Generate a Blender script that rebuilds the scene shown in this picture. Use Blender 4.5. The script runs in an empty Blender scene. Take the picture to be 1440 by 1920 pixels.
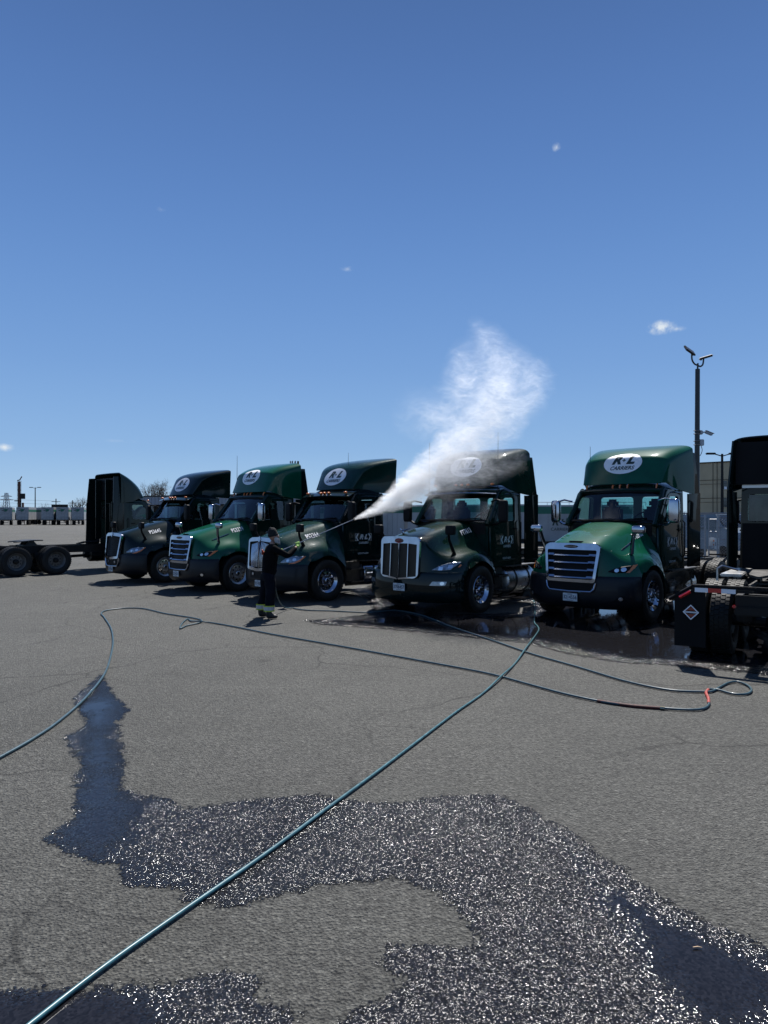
import bpy, bmesh, math, random
from math import sin, cos, pi, radians, sqrt, atan2
from mathutils import Vector, Matrix, noise
from mathutils.bvhtree import BVHTree
import numpy as np

S = bpy.context.scene
COL = S.collection
R = random.Random(7)
# ------------------------------------------------------------------ camera
F_PX, HORIZON, CAM_H = 1331.0, 967.0, 2.1
cam = bpy.data.objects.new('camera', bpy.data.cameras.new('camera'))
COL.objects.link(cam); S.camera = cam
cam.location = (0, 0, CAM_H)
cam.rotation_euler = (radians(90), 0, 0)
cam.data.sensor_fit = 'VERTICAL'; cam.data.sensor_height = 24
cam.data.lens = 24 * F_PX / 1920
cam.data.shift_y = 7.0 / 1920
cam.data.clip_end = 6000
# ------------------------------------------------------------------ sky, sun, exposure
SUN_EL, SUN_AZ = 57.0, 13.0
SKY_STRENGTH, SUN_STRENGTH = 0.05, 5.0
w = bpy.data.worlds.new('World'); S.world = w; w.use_nodes = True
nt = w.node_tree; nt.nodes.clear()
out = nt.nodes.new('ShaderNodeOutputWorld'); bg = nt.nodes.new('ShaderNodeBackground')
sky = nt.nodes.new('ShaderNodeTexSky'); sky.sky_type = 'NISHITA'; sky.sun_disc = False
sky.sun_elevation = radians(SUN_EL); sky.sun_rotation = radians(SUN_AZ)
sky.air_density = 1.0; sky.dust_density = 0.0; sky.ozone_density = 1.0; sky.altitude = 0
bg.inputs[1].default_value = SKY_STRENGTH
# a few tiny fair-weather clouds, placed by direction in the sky
tc = nt.nodes.new('ShaderNodeTexCoord')
def dirv(px, py):
    v = Vector(((px - 720) / F_PX, 1, (HORIZON - py) / F_PX)); v.normalize(); return v
cn = nt.nodes.new('ShaderNodeTexNoise'); cn.inputs['Scale'].default_value = 95; cn.inputs['Detail'].default_value = 7
cn.inputs['Roughness'].default_value = .62
nt.links.new(tc.outputs['Generated'], cn.inputs['Vector'])
total = None
for px, py, rx, ry, st in ((1240, 614, 27, 14, 1.0), (1270, 617, 16, 6, .4), (1043, 276, 8, 8, .7), (652, 504, 16, 5, .33), (9, 839, 16, 8, .85), (302, 392, 9, 5, .18), (225, 827, 30, 4, .2)):
    sub = nt.nodes.new('ShaderNodeVectorMath'); sub.operation = 'SUBTRACT'; sub.inputs[1].default_value = dirv(px, py)
    mul = nt.nodes.new('ShaderNodeVectorMath'); mul.operation = 'MULTIPLY'; mul.inputs[1].default_value = (F_PX / rx, F_PX / rx, F_PX / ry)
    ln = nt.nodes.new('ShaderNodeVectorMath'); ln.operation = 'LENGTH'
    mr = nt.nodes.new('ShaderNodeMapRange'); mr.inputs[1].default_value = 1.0; mr.inputs[2].default_value = 0; mr.inputs[3].default_value = 0; mr.inputs[4].default_value = st
    nt.links.new(tc.outputs['Generated'], sub.inputs[0]); nt.links.new(sub.outputs[0], mul.inputs[0])
    nt.links.new(mul.outputs[0], ln.inputs[0]); nt.links.new(ln.outputs['Value'], mr.inputs[0])
    if total is None: total = mr.outputs[0]
    else:
        a = nt.nodes.new('ShaderNodeMath'); a.operation = 'MAXIMUM'
        nt.links.new(total, a.inputs[0]); nt.links.new(mr.outputs[0], a.inputs[1]); total = a.outputs[0]
m1 = nt.nodes.new('ShaderNodeMath'); m1.operation = 'MULTIPLY_ADD'; m1.inputs[1].default_value = 4.4; m1.inputs[2].default_value = -1.95
nt.links.new(cn.outputs[0], m1.inputs[0])
m2 = nt.nodes.new('ShaderNodeMath'); m2.operation = 'ADD'; nt.links.new(m1.outputs[0], m2.inputs[0]); nt.links.new(total, m2.inputs[1])
m3 = nt.nodes.new('ShaderNodeMath'); m3.operation = 'MULTIPLY'; m3.use_clamp = True
nt.links.new(m2.outputs[0], m3.inputs[0]); nt.links.new(total, m3.inputs[1])
hs = nt.nodes.new('ShaderNodeHueSaturation'); hs.inputs['Saturation'].default_value = 1.0; hs.inputs['Value'].default_value = 1.0
sx_ = nt.nodes.new('ShaderNodeSeparateXYZ'); nt.links.new(tc.outputs['Generated'], sx_.inputs[0])
er = nt.nodes.new('ShaderNodeValToRGB'); er.color_ramp.interpolation = 'B_SPLINE'
SKYC = [(0.0, (.44, .62, .80)), (.035, (.36, .56, .81)), (.09, (.265, .465, .77)), (.2, (.185, .36, .70)), (.35, (.124, .27, .605)), (.5, (.086, .19, .47)), (.62, (.068, .15, .375)), (1.0, (.045, .10, .25))]
EXPO = 2 ** .6
while len(er.color_ramp.elements) < len(SKYC): er.color_ramp.elements.new(.5)
for q_, (p_, c_) in zip(er.color_ramp.elements, SKYC): q_.position = p_; q_.color = tuple(v_ / EXPO for v_ in c_) + (1,)
nt.links.new(sx_.outputs[2], er.inputs[0])
gm = nt.nodes.new('ShaderNodeVectorMath'); gm.operation = 'SCALE'; gm.inputs[3].default_value = 1 / SKY_STRENGTH
nt.links.new(er.outputs[0], gm.inputs[0])
sm = nt.nodes.new('ShaderNodeMix'); sm.data_type = 'RGBA'; sm.inputs[0].default_value = .95
nt.links.new(sky.outputs[0], sm.inputs[6]); nt.links.new(gm.outputs[0], sm.inputs[7]); nt.links.new(sm.outputs[2], hs.inputs['Color'])
mx = nt.nodes.new('ShaderNodeMix'); mx.data_type = 'RGBA'; mx.inputs[7].default_value = (9.5, 10.5, 11.5, 1)
nt.links.new(m3.outputs[0], mx.inputs[0]); nt.links.new(hs.outputs[0], mx.inputs[6])
nt.links.new(mx.outputs[2], bg.inputs[0]); nt.links.new(bg.outputs[0], out.inputs[0])
SKY_MIX, SKY_HS = mx, hs
sun = bpy.data.objects.new('sun', bpy.data.lights.new('sun', 'SUN')); COL.objects.link(sun)
sun.data.energy = SUN_STRENGTH; sun.data.angle = radians(.53); sun.data.color = (1, .97, .93)
sv = Vector((sin(radians(SUN_AZ)) * cos(radians(SUN_EL)), cos(radians(SUN_AZ)) * cos(radians(SUN_EL)), sin(radians(SUN_EL))))
sun.rotation_euler = sv.to_track_quat('Z', 'Y').to_euler()
S.view_settings.view_transform = 'Standard'; S.view_settings.look = 'None'
S.view_settings.exposure = 0.6; S.view_settings.gamma = 1.0
S.cycles.max_bounces = 8; S.cycles.transparent_max_bounces = 24; S.cycles.volume_bounces = 3
S.cycles.volume_step_rate = 1.0; S.cycles.volume_max_steps = 256
S.cycles.sample_clamp_indirect = 4.0; S.cycles.caustics_reflective = False; S.cycles.caustics_refractive = False

def at(px, py):                       # a photo pixel lying on the yard, as a ground point
    d = F_PX * CAM_H / (py - HORIZON); return Vector(((px - 720) / F_PX * d, d, 0))
def far(px, py, d):                   # a photo pixel at distance d
    return Vector(((px - 720) / F_PX * d, d, CAM_H + (HORIZON - py) / F_PX * d))

# ------------------------------------------------------------------ materials
def new_mat(name):
    m = bpy.data.materials.new(name); m.use_nodes = True
    n = m.node_tree.nodes; return m, n, m.node_tree.links, n['Principled BSDF']
def mat(name, col, rough=.5, metal=0, coat=0, var=.12, scale=6, bump=0, bscale=60, spec=.5, rvar=.12, emit=None):
    m, n, l, b = new_mat(name)
    t = n.new('ShaderNodeTexCoord'); no = n.new('ShaderNodeTexNoise'); no.inputs['Scale'].default_value = scale; no.inputs['Detail'].default_value = 5
    l.new(t.outputs['Object'], no.inputs['Vector'])
    r = n.new('ShaderNodeValToRGB'); r.color_ramp.elements[0].position = .3; r.color_ramp.elements[1].position = .7
    r.color_ramp.elements[0].color = tuple(c * (1 - var) for c in col) + (1,)
    r.color_ramp.elements[1].color = tuple(min(1, c * (1 + var)) for c in col) + (1,)
    l.new(no.outputs[0], r.inputs[0]); l.new(r.outputs[0], b.inputs['Base Color'])
    mr = n.new('ShaderNodeMapRange'); mr.inputs[3].default_value = max(0, rough - rvar); mr.inputs[4].default_value = min(1, rough + rvar)
    l.new(no.outputs[0], mr.inputs[0]); l.new(mr.outputs[0], b.inputs['Roughness'])
    b.inputs['Metallic'].default_value = metal; b.inputs['Coat Weight'].default_value = coat; b.inputs['Coat Roughness'].default_value = .04
    b.inputs['Specular IOR Level'].default_value = spec
    if bump:
        n2 = n.new('ShaderNodeTexNoise'); n2.inputs['Scale'].default_value = bscale; n2.inputs['Detail'].default_value = 4
        bp = n.new('ShaderNodeBump'); bp.inputs['Strength'].default_value = bump; bp.inputs['Distance'].default_value = .01
        l.new(t.outputs['Object'], n2.inputs['Vector']); l.new(n2.outputs[0], bp.inputs['Height']); l.new(bp.outputs[0], b.inputs['Normal'])
    return m
def paint(name, col, wet=0.0, coat=1.0, r=.45):
    m, n, l, b = new_mat(name)
    t = n.new('ShaderNodeTexCoord'); no = n.new('ShaderNodeTexNoise'); no.inputs['Scale'].default_value = 3.5; no.inputs['Detail'].default_value = 8
    l.new(t.outputs['Object'], no.inputs['Vector'])
    rp = n.new('ShaderNodeValToRGB'); rp.color_ramp.elements[0].position = .35; rp.color_ramp.elements[1].position = .7
    rp.color_ramp.elements[0].color = tuple(c * .9 for c in col) + (1,); rp.color_ramp.elements[1].color = tuple(c * 1.08 + .002 for c in col) + (1,)
    l.new(no.outputs[0], rp.inputs[0]); l.new(rp.outputs[0], b.inputs['Base Color'])
    mr = n.new('ShaderNodeMapRange'); mr.inputs[3].default_value = .02; mr.inputs[4].default_value = .09
    l.new(no.outputs[0], mr.inputs[0]); l.new(mr.outputs[0], b.inputs['Coat Roughness'])
    b.inputs['Roughness'].default_value = r; b.inputs['Metallic'].default_value = 0; b.inputs['Specular IOR Level'].default_value = .02
    b.inputs['Coat Weight'].default_value = coat * .8; b.inputs['Coat IOR'].default_value = 1.42
    n2 = n.new('ShaderNodeTexNoise'); n2.inputs['Scale'].default_value = 2.2; n2.inputs['Detail'].default_value = 2
    bp = n.new('ShaderNodeBump'); bp.inputs['Strength'].default_value = .12; bp.inputs['Distance'].default_value = .012
    l.new(t.outputs['Object'], n2.inputs['Vector']); l.new(n2.outputs[0], bp.inputs['Height'])
    last = bp.outputs[0]
    if wet:                         # beads of water
        vo = n.new('ShaderNodeTexVoronoi'); vo.inputs['Scale'].default_value = 34
        l.new(t.outputs['Object'], vo.inputs['Vector'])
        mm = n.new('ShaderNodeMapRange'); mm.inputs[1].default_value = .0; mm.inputs[2].default_value = .32; mm.inputs[3].default_value = 1; mm.inputs[4].default_value = 0
        l.new(vo.outputs['Distance'], mm.inputs[0])
        b2 = n.new('ShaderNodeBump'); b2.inputs['Strength'].default_value = wet; b2.inputs['Distance'].default_value = .01
        l.new(mm.outputs[0], b2.inputs['Height']); l.new(last, b2.inputs['Normal']); last = b2.outputs[0]
    l.new(last, b.inputs['Coat Normal'])
    if wet: l.new(last, b.inputs['Normal'])
    return m
def glass(name, tint=(.58, .78, .76), refl=1.0):
    m = bpy.data.materials.new(name); m.use_nodes = True; n = m.node_tree.nodes; l = m.node_tree.links; n.clear()
    o = n.new('ShaderNodeOutputMaterial'); tr = n.new('ShaderNodeBsdfTransparent'); gl = n.new('ShaderNodeBsdfGlossy')
    tr.inputs[0].default_value = tint + (1,); gl.inputs['Roughness'].default_value = .03; gl.inputs['Color'].default_value = (.9, .95, 1, 1)
    fr = n.new('ShaderNodeFresnel'); fr.inputs[0].default_value = 1.45
    no = n.new('ShaderNodeTexNoise'); no.inputs['Scale'].default_value = 3
    t = n.new('ShaderNodeTexCoord'); l.new(t.outputs['Object'], no.inputs['Vector'])
    ma = n.new('ShaderNodeMath'); ma.operation = 'MULTIPLY_ADD'; ma.inputs[1].default_value = .04; 
    l.new(no.outputs[0], ma.inputs[0]); l.new(fr.outputs[0], ma.inputs[2])
    mx = n.new('ShaderNodeMixShader'); l.new(ma.outputs[0], mx.inputs[0]); l.new(tr.outputs[0], mx.inputs[1]); l.new(gl.outputs[0], mx.inputs[2])
    l.new(mx.outputs[0], o.inputs[0]); return m

M = {}
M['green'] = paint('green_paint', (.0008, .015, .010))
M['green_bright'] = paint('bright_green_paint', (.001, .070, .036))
M['green_wet'] = paint('wet_green_paint', (.0012, .026, .020), wet=.5)
M['green_dark'] = paint('dark_green_paint', (.0008, .008, .008))
M['charcoal'] = mat('charcoal_plastic', (.005, .006, .009), .42, coat=.12, bump=.15, spec=.25)
M['black'] = mat('black_plastic', (.005, .005, .006), .55, spec=.15)
M['void'] = mat('dark_interior', (.012, .013, .014), .85)
M['rubber'] = mat('rubber', (.009, .009, .009), .8, bump=.4, bscale=40, spec=.15)
M['treadrubber'] = mat('tyre_rubber', (.011, .011, .010), .62, bump=.3, bscale=30, spec=.3)
M['chrome'] = mat('chrome', (.38, .41, .48), .1, 1, rvar=.06)
M['alu'] = mat('aluminium', (.5, .5, .5), .3, 1, rvar=.12, var=.2)
M['steel'] = mat('greasy_steel', (.05, .048, .045), .45, .7, var=.4, bump=.3)
M['frame'] = mat('chassis_paint', (.007, .007, .007), .5, .0, var=.3, spec=.25)
M['rimpaint'] = mat('painted_rim', (.15, .145, .135), .45, .35, var=.3)
M['glass'] = glass('tinted_glass')
M['lens'] = mat('headlight_lens', (.2, .23, .27), .12, .55, coat=1, var=.5, scale=14)
M['bulb'] = mat('headlight_reflector', (.7, .72, .75), .12, .9, rvar=.05)
M['amber'] = mat('amber_lens', (.65, .16, .015), .2, coat=1, var=.2)
M['red'] = mat('red_lens', (.5, .012, .012), .2, coat=1)
M['white'] = mat('white_vinyl', (.8, .8, .82), .4, var=.06)
M['ink'] = mat('black_green_ink', (.008, .03, .025), .45)
M['platewhite'] = mat('plate_white', (.6, .62, .62), .5)
M['plateink'] = mat('plate_ink', (.02, .03, .06), .5)
M['ghost'] = mat('faded_white_vinyl', (.6, .62, .62), .45)
M['seat'] = mat('seat_cloth', (.007, .007, .008), .9, bump=.3, spec=.1)
M['badge_red'] = mat('badge_red', (.25, .01, .015), .2, coat=1)
M['hose'] = mat('teal_hose_rubber', (.028, .105, .125), .38, coat=.2, var=.25, scale=20)
M['hose_dark'] = mat('blue_hose_rubber', (.02, .06, .08), .42, coat=.1, var=.3, scale=20)
M['hose_red'] = mat('red_hose_wrap', (.3, .03, .02), .6, var=.35, scale=30)
M['brass'] = mat('brass_fitting', (.6, .5, .3), .3, 1)

# ------------------------------------------------------------------ mesh helpers
class MB:
    def __init__(s): s.v = []; s.f = []; s.T = Matrix.Identity(4)
    def add(s, vs, fs, T=None):
        k = len(s.v); T = s.T @ T if T is not None else s.T
        s.v += [T @ Vector(v) for v in vs]; s.f += [tuple(i + k for i in f) for f in fs]; return s
    def box(s, x0, x1, y0, y1, z0, z1, T=None):
        v = [(x, y, z) for x in (x0, x1) for y in (y0, y1) for z in (z0, z1)]
        return s.add(v, [(0, 1, 3, 2), (4, 6, 7, 5), (0, 4, 5, 1), (2, 3, 7, 6), (0, 2, 6, 4), (1, 5, 7, 3)], T)
    def cbox(s, c, d, b=.01, T=None):            # box with chamfered edges, centre c, size d
        bm = bmesh.new(); bmesh.ops.create_cube(bm, size=1)
        for v in bm.verts: v.co = Vector((v.co.x * d[0], v.co.y * d[1], v.co.z * d[2])) 
        bmesh.ops.bevel(bm, geom=bm.edges[:], offset=min(b, min(d) * .45), segments=2, affect='EDGES')
        for v in bm.verts: v.co += Vector(c)
        bm.verts.index_update(); s.add([v.co.copy() for v in bm.verts], [[v.index for v in f.verts] for f in bm.faces], T); bm.free(); return s
    def pill(s, c, d, e=.45, T=None, n=20, m=12):      # rounded block
        pw = lambda v: math.copysign(abs(v) ** e, v); vs = []; fs = []
        for i in range(m + 1):
            ph = -pi / 2 + pi * i / m
            for j in range(n):
                th = 2 * pi * j / n; vs.append((c[0] + d[0] / 2 * pw(cos(ph)) * pw(cos(th)), c[1] + d[1] / 2 * pw(cos(ph)) * pw(sin(th)), c[2] + d[2] / 2 * pw(sin(ph))))
        for i in range(m):
            for j in range(n): fs.append((i * n + j, i * n + (j + 1) % n, (i + 1) * n + (j + 1) % n, (i + 1) * n + j))
        return s.add(vs, fs, T)
    def tube(s, pts, r, n=8, cap=True, closed=False):
        pts = [Vector(p) for p in pts]; rs = r if isinstance(r, (list, tuple)) else [r] * len(pts)
        k = len(s.v); vs = []; fs = []; up = None
        N = len(pts)
        for i, p in enumerate(pts):
            a = pts[(i - 1) % N] if (i or closed) else p; b = pts[(i + 1) % N] if (i < N - 1 or closed) else p
            d = (b - a).normalized()
            if up is None:
                up = Vector((0, 0, 1)) if abs(d.z) < .9 else Vector((1, 0, 0))
            u = d.cross(up); 
            if u.length < 1e-6: u = d.orthogonal()
            u.normalize(); v = u.cross(d).normalized(); up = v
            for j in range(n):
                a2 = 2 * pi * j / n; vs.append(p + (u * cos(a2) + v * sin(a2)) * rs[i])
        M2 = N if closed else N - 1
        for i in range(M2):
            for j in range(n):
                a0 = i * n + j; a1 = i * n + (j + 1) % n; b0 = ((i + 1) % N) * n + j; b1 = ((i + 1) % N) * n + (j + 1) % n
                fs.append((a0, a1, b1, b0))
        if cap and not closed: fs.append(tuple(range(n))[::-1]); fs.append(tuple((N - 1) * n + j for j in range(n)))
        return s.add(vs, fs)
    def cyl(s, a, b, r, n=16): return s.tube([a, b], r, n)
    def lathe(s, prof, n=32, axis='y', T=None, closed=False):   # prof: (r, h)
        vs = []; fs = []
        for r, h in prof:
            for j in range(n):
                a = 2 * pi * j / n
                vs.append((r * cos(a), h, r * sin(a)) if axis == 'y' else (r * cos(a), r * sin(a), h))
        P = len(prof)
        for i in range(P if closed else P - 1):
            for j in range(n):
                i2 = (i + 1) % P
                fs.append((i * n + j, i * n + (j + 1) % n, i2 * n + (j + 1) % n, i2 * n + j))
        return s.add(vs, fs, T)
    def grid(s, rows):
        n = len(rows[0]); vs = [p for r in rows for p in r]; fs = []
        for i in range(len(rows) - 1):
            for j in range(n - 1): fs.append((i * n + j, i * n + j + 1, (i + 1) * n + j + 1, (i + 1) * n + j))
        return s.add(vs, fs)
    def sphere(s, c, r, n=12, m=8, T=None):
        r = r if isinstance(r, (list, tuple)) else (r, r, r)
        vs = [(c[0], c[1], c[2] + r[2])]; fs = []
        for i in range(1, m):
            for j in range(n):
                t = pi * i / m; a = 2 * pi * j / n
                vs.append((c[0] + r[0] * sin(t) * cos(a), c[1] + r[1] * sin(t) * sin(a), c[2] + r[2] * cos(t)))
        vs.append((c[0], c[1], c[2] - r[2])); L = len(vs) - 1
        for j in range(n): fs.append((0, 1 + j, 1 + (j + 1) % n)); fs.append((L, L - n + (j + 1) % n, L - n + j))
        for i in range(m - 2):
            for j in range(n):
                a = 1 + i * n + j; b = 1 + i * n + (j + 1) % n; fs.append((a, a + n, b + n, b))
        return s.add(vs, fs, T)
    def mesh(s, name='mesh', ang=35, recalc=True, sub=0, solid=0, crease=None):
        me = bpy.data.meshes.new(name); me.from_pydata([tuple(v) for v in s.v], [], s.f)
        if crease:       # (row length, {column: weight}, {row: weight})
            n, cc, cr = crease; ca = me.attributes.new('crease_edge', 'FLOAT', 'EDGE')
            for e in me.edges:
                a, b = e.vertices; ja, jb = a % n, b % n; ia, ib = a // n, b // n
                if ja == jb and ja in cc: ca.data[e.index].value = cc[ja]
                if ia == ib and ia in cr: ca.data[e.index].value = cr[ia]
        if recalc:
            bm = bmesh.new(); bm.from_mesh(me); bmesh.ops.recalc_face_normals(bm, faces=bm.faces[:]); bm.to_mesh(me); bm.free()
        if sub or solid: me = modded(me, sub, solid)
        me.shade_smooth(); me.set_sharp_from_angle(angle=radians(ang)); me.update(); return me
    def build(s, name, m, parent=None, **k): return link(name, s.mesh(name, **k), m, parent)
def modded(me, sub=0, solid=0, extra=None):
    o = bpy.data.objects.new('tmp', me); COL.objects.link(o)
    if extra: extra(o)
    if sub: q = o.modifiers.new('s', 'SUBSURF'); q.levels = sub; q.render_levels = sub; q.boundary_smooth = 'PRESERVE_CORNERS'
    if solid: q = o.modifiers.new('t', 'SOLIDIFY'); q.thickness = solid; q.offset = -1
    dg = bpy.context.evaluated_depsgraph_get(); r = bpy.data.meshes.new_from_object(o.evaluated_get(dg))
    bpy.data.objects.remove(o); return r
def link(name, me, m=None, parent=None):
    o = bpy.data.objects.new(name, me); COL.objects.link(o)
    if m is not None:
        m = M[m] if isinstance(m, str) else m
        if len(me.materials) == 0: me.materials.append(m)
        elif me.materials[0] is not m:
            o.material_slots[0].link = 'OBJECT'; o.material_slots[0].material = m
    if parent is not None: o.parent = parent
    return o
def thing(name, label, cat, loc=(0, 0, 0), rz=0, group=None):
    o = bpy.data.objects.new(name, None); COL.objects.link(o); o.location = loc; o.rotation_euler = (0, 0, rz); o.empty_display_size = .2
    return tag(o, label, cat, group)
def tag(o, label, cat, group=None):
    o['label'] = label; o['category'] = cat
    if group: o['group'] = group
    return o
def struct(o): o['kind'] = 'structure'; return o

def fill2d(outline, holes=()):        # triangulated polygon with holes -> verts2d, tris
    bm = bmesh.new(); es = []
    for lp in [outline] + list(holes):
        vs = [bm.verts.new((p[0], p[1], 0)) for p in lp]
        for i in range(len(vs)): es.append(bm.edges.new((vs[i], vs[(i + 1) % len(vs)])))
    bmesh.ops.triangle_fill(bm, use_beauty=True, use_dissolve=False, edges=es)
    bm.verts.index_update()
    v = [(q.co.x, q.co.y) for q in bm.verts]; f = [[q.index for q in t.verts] for t in bm.faces]; bm.free(); return v, f
def rounded(pts, r=.05, seg=4):
    out = []; n = len(pts)
    for i in range(n):
        p = Vector(pts[i]); a = Vector(pts[i - 1]) - p; b = Vector(pts[(i + 1) % n]) - p
        q = min(r, a.length * .45, b.length * .45); a = p + a.normalized() * q; b = p + b.normalized() * q
        for k in range(seg + 1):
            t = k / seg; out.append(tuple((a * (1 - t) ** 2 + p * 2 * t * (1 - t) + b * t * t)[:2]))
    return out
def ellipse(cx, cy, rx, ry, n=32): return [(cx + rx * cos(2 * pi * i / n), cy + ry * sin(2 * pi * i / n)) for i in range(n)]
def panel(mb, outline, holes, fmap, th):          # fmap(u, v, w) -> 3D, w in 0..th
    v, f = fill2d(outline, holes); n = len(v)
    vs = [fmap(a, b, th) for a, b in v] + [fmap(a, b, 0) for a, b in v]
    fs = [tuple(t) for t in f] + [tuple(i + n for i in t[::-1]) for t in f]
    from collections import Counter
    c = Counter(); d = {}
    for t in f:
        for i in range(3):
            e = (t[i], t[(i + 1) % 3]); k = tuple(sorted(e)); c[k] += 1; d[k] = e
    for k, q in c.items():
        if q == 1: a, b = d[k]; fs.append((b, a, a + n, b + n))
    mb.add(vs, fs); return mb
_tx = {}
def text2d(s, size=1, bold=.0, shear=0, sx=1, spacing=1.0):
    key = (s, size, bold, shear, sx, spacing)
    if key not in _tx:
        c = bpy.data.curves.new('t', 'FONT'); c.body = s; c.size = size; c.offset = bold; c.shear = shear; c.align_x = 'CENTER'; c.align_y = 'CENTER'
        c.resolution_u = 3; c.space_character = spacing
        o = bpy.data.objects.new('t', c); COL.objects.link(o); dg = bpy.context.evaluated_depsgraph_get()
        me = bpy.data.meshes.new_from_object(o.evaluated_get(dg)); bpy.data.objects.remove(o)
        _tx[key] = ([(v.co.x * sx, v.co.y) for v in me.vertices], [tuple(p.vertices) for p in me.polygons])
    return _tx[key]
def flat2d(mb, vf, O, U, V, off=0):
    v, f = vf; O = Vector(O); U = Vector(U); V = Vector(V); N = U.cross(V).normalized()
    mb.add([O + U * a + V * b + N * off for a, b in v], f); return mb
def project(vf, bvh, O, U, V, D, off=.004, maxlen=.06, mb=None, th=0):   # drape a flat shape on a surface
    v, f = vf; bm = bmesh.new(); vs = [bm.verts.new((a, b, 0)) for a, b in v]
    for t in f:
        try: bm.faces.new([vs[i] for i in t])
        except ValueError: pass
    bmesh.ops.triangulate(bm, faces=bm.faces[:])
    for _ in range(6):
        lg = [e for e in bm.edges if e.calc_length() > maxlen]
        if not lg: break
        bmesh.ops.subdivide_edges(bm, edges=lg, cuts=1); bmesh.ops.triangulate(bm, faces=bm.faces[:])
    O = Vector(O); U = Vector(U); V = Vector(V); D = Vector(D).normalized(); 
    for q in bm.verts:
        p = O + U * q.co.x + V * q.co.y; h = bvh.ray_cast(p, D)
        if h[0] is None: h = bvh.find_nearest(p)
        nn = h[1]; nn = nn if nn.dot(D) < 0 else -nn
        q.co = h[0] + nn * off
    bm.verts.index_update(); mb = mb or MB()
    mb.add([q.co.copy() for q in bm.verts], [[q.index for q in t.verts] for t in bm.faces]); bm.free(); return mb
def bvh_of(*meshes):
    vs = []; fs = []
    for me in meshes:
        k = len(vs); vs += [v.co.copy() for v in me.vertices]; fs += [tuple(i + k for i in p.vertices) for p in me.polygons]
    return BVHTree.FromPolygons(vs, fs)
def mirror_rows(rows):               # rows of half sections (y>=0, first point at y=0) -> full width
    out = []
    for r in rows: out.append([(x, -y, z) for x, y, z in r[::-1]] + [(x, y, z) for x, y, z in r[1:]])
    return out

# ------------------------------------------------------------------ tractor units
CACHE = {}
def cached(key, fn):
    if key not in CACHE: CACHE[key] = fn()
    return CACHE[key]
WR = .51
def hood_mesh(kind):
    ys = [0, .35, .56, .72, .88, 1.03, 1.14, 1.19]
    def arch(x): return .51 + sqrt(max(0, .63 ** 2 - x * x))
    if kind == 'long':        # narrow nose, separate fenders
        ys = [0, .30, .50, .62, .84, 1.03, 1.14, 1.19]
        R0 = [(1.34, .84), (1.34, .84), (1.32, .84), (1.20, .84), (1.06, .84), (.94, .84), (.80, .84), (.64, .84)]
        rows = [R0,
            [(1.33, 1.2), (1.33, 1.2), (1.31, 1.2), (1.16, 1.12), (1.0, 1.06), (.88, 1.02), (.74, .98), (.60, .94)],
            [(1.31, 1.60), (1.30, 1.59), (1.27, 1.55), (1.08, 1.32), (.86, 1.22), (.74, 1.18), (.62, 1.10), (.55, 1.0)],
            [(1.15, 1.68), (1.14, 1.67), (1.1, 1.62), (.9, 1.36), (.62, 1.30), (.52, 1.28), (.46, 1.2), (.42, arch(.42))],
            [(.6, 1.80), (.6, 1.79), (.58, 1.73), (.5, 1.42), (.3, 1.34), (.25, 1.34), (.22, 1.26), (.2, arch(.2))],
            [(.1, 1.90), (.1, 1.89), (.1, 1.82), (.1, 1.5), (.0, 1.36), (-.02, 1.35), (-.05, 1.27), (-.05, arch(.05))],
            [(-.3, 1.97), (-.3, 1.96), (-.3, 1.90), (-.3, 1.6), (-.3, 1.36), (-.3, 1.28), (-.33, 1.18), (-.33, arch(.33))],
            [(-.62, 2.0), (-.62, 1.99), (-.62, 1.95), (-.62, 1.72), (-.62, 1.38), (-.6, 1.16), (-.56, .98), (-.55, arch(.55))]]
    else:
        e = 0.0 if kind == 'round' else .03
        rows = [
            [(1.16, .90), (1.15, .90), (1.12, .90), (1.06, .90), (.97, .90), (.86, .90), (.74, .90), (.62, .90)],
            [(1.14, 1.2), (1.13, 1.2), (1.10, 1.19), (1.03, 1.14), (.92, 1.10), (.80, 1.06), (.68, 1.02), (.58, .97)],
            [(1.10, 1.52), (1.09, 1.52), (1.06, 1.47), (.93, 1.34), (.80, 1.26 + e), (.68, 1.22 + e), (.58, 1.13 + e), (.53, 1.02)],
            [(.96, 1.60), (.95, 1.595), (.92, 1.55), (.78, 1.42), (.62, 1.34 + e), (.52, 1.29 + e), (.46, 1.20 + e), (.42, arch(.42))],
            [(.50, 1.75), (.50, 1.74), (.48, 1.69), (.44, 1.55), (.34, 1.42 + e), (.27, 1.35 + e), (.22, 1.25 + e), (.2, arch(.2))],
            [(.05, 1.87), (.05, 1.86), (.05, 1.81), (.03, 1.67), (.0, 1.49), (-.02, 1.37 + e), (-.05, 1.26 + e), (-.05, arch(.05))],
            [(-.3, 1.95), (-.3, 1.945), (-.3, 1.90), (-.3, 1.77), (-.3, 1.55), (-.31, 1.33), (-.33, 1.18), (-.33, arch(.33))],
            [(-.62, 2.0), (-.62, 1.99), (-.62, 1.96), (-.62, 1.84), (-.62, 1.6), (-.6, 1.32), (-.56, 1.02), (-.55, arch(.55))]]
    rr = [[(p[0], ys[j] if i < 3 or j > 0 else 0, p[1]) for j, p in enumerate(r)] for i, r in enumerate(rows)]
    mb = MB(); mb.grid(mirror_rows(rr)); return mb.mesh('hood', sub=3, solid=.02, ang=55)
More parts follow.
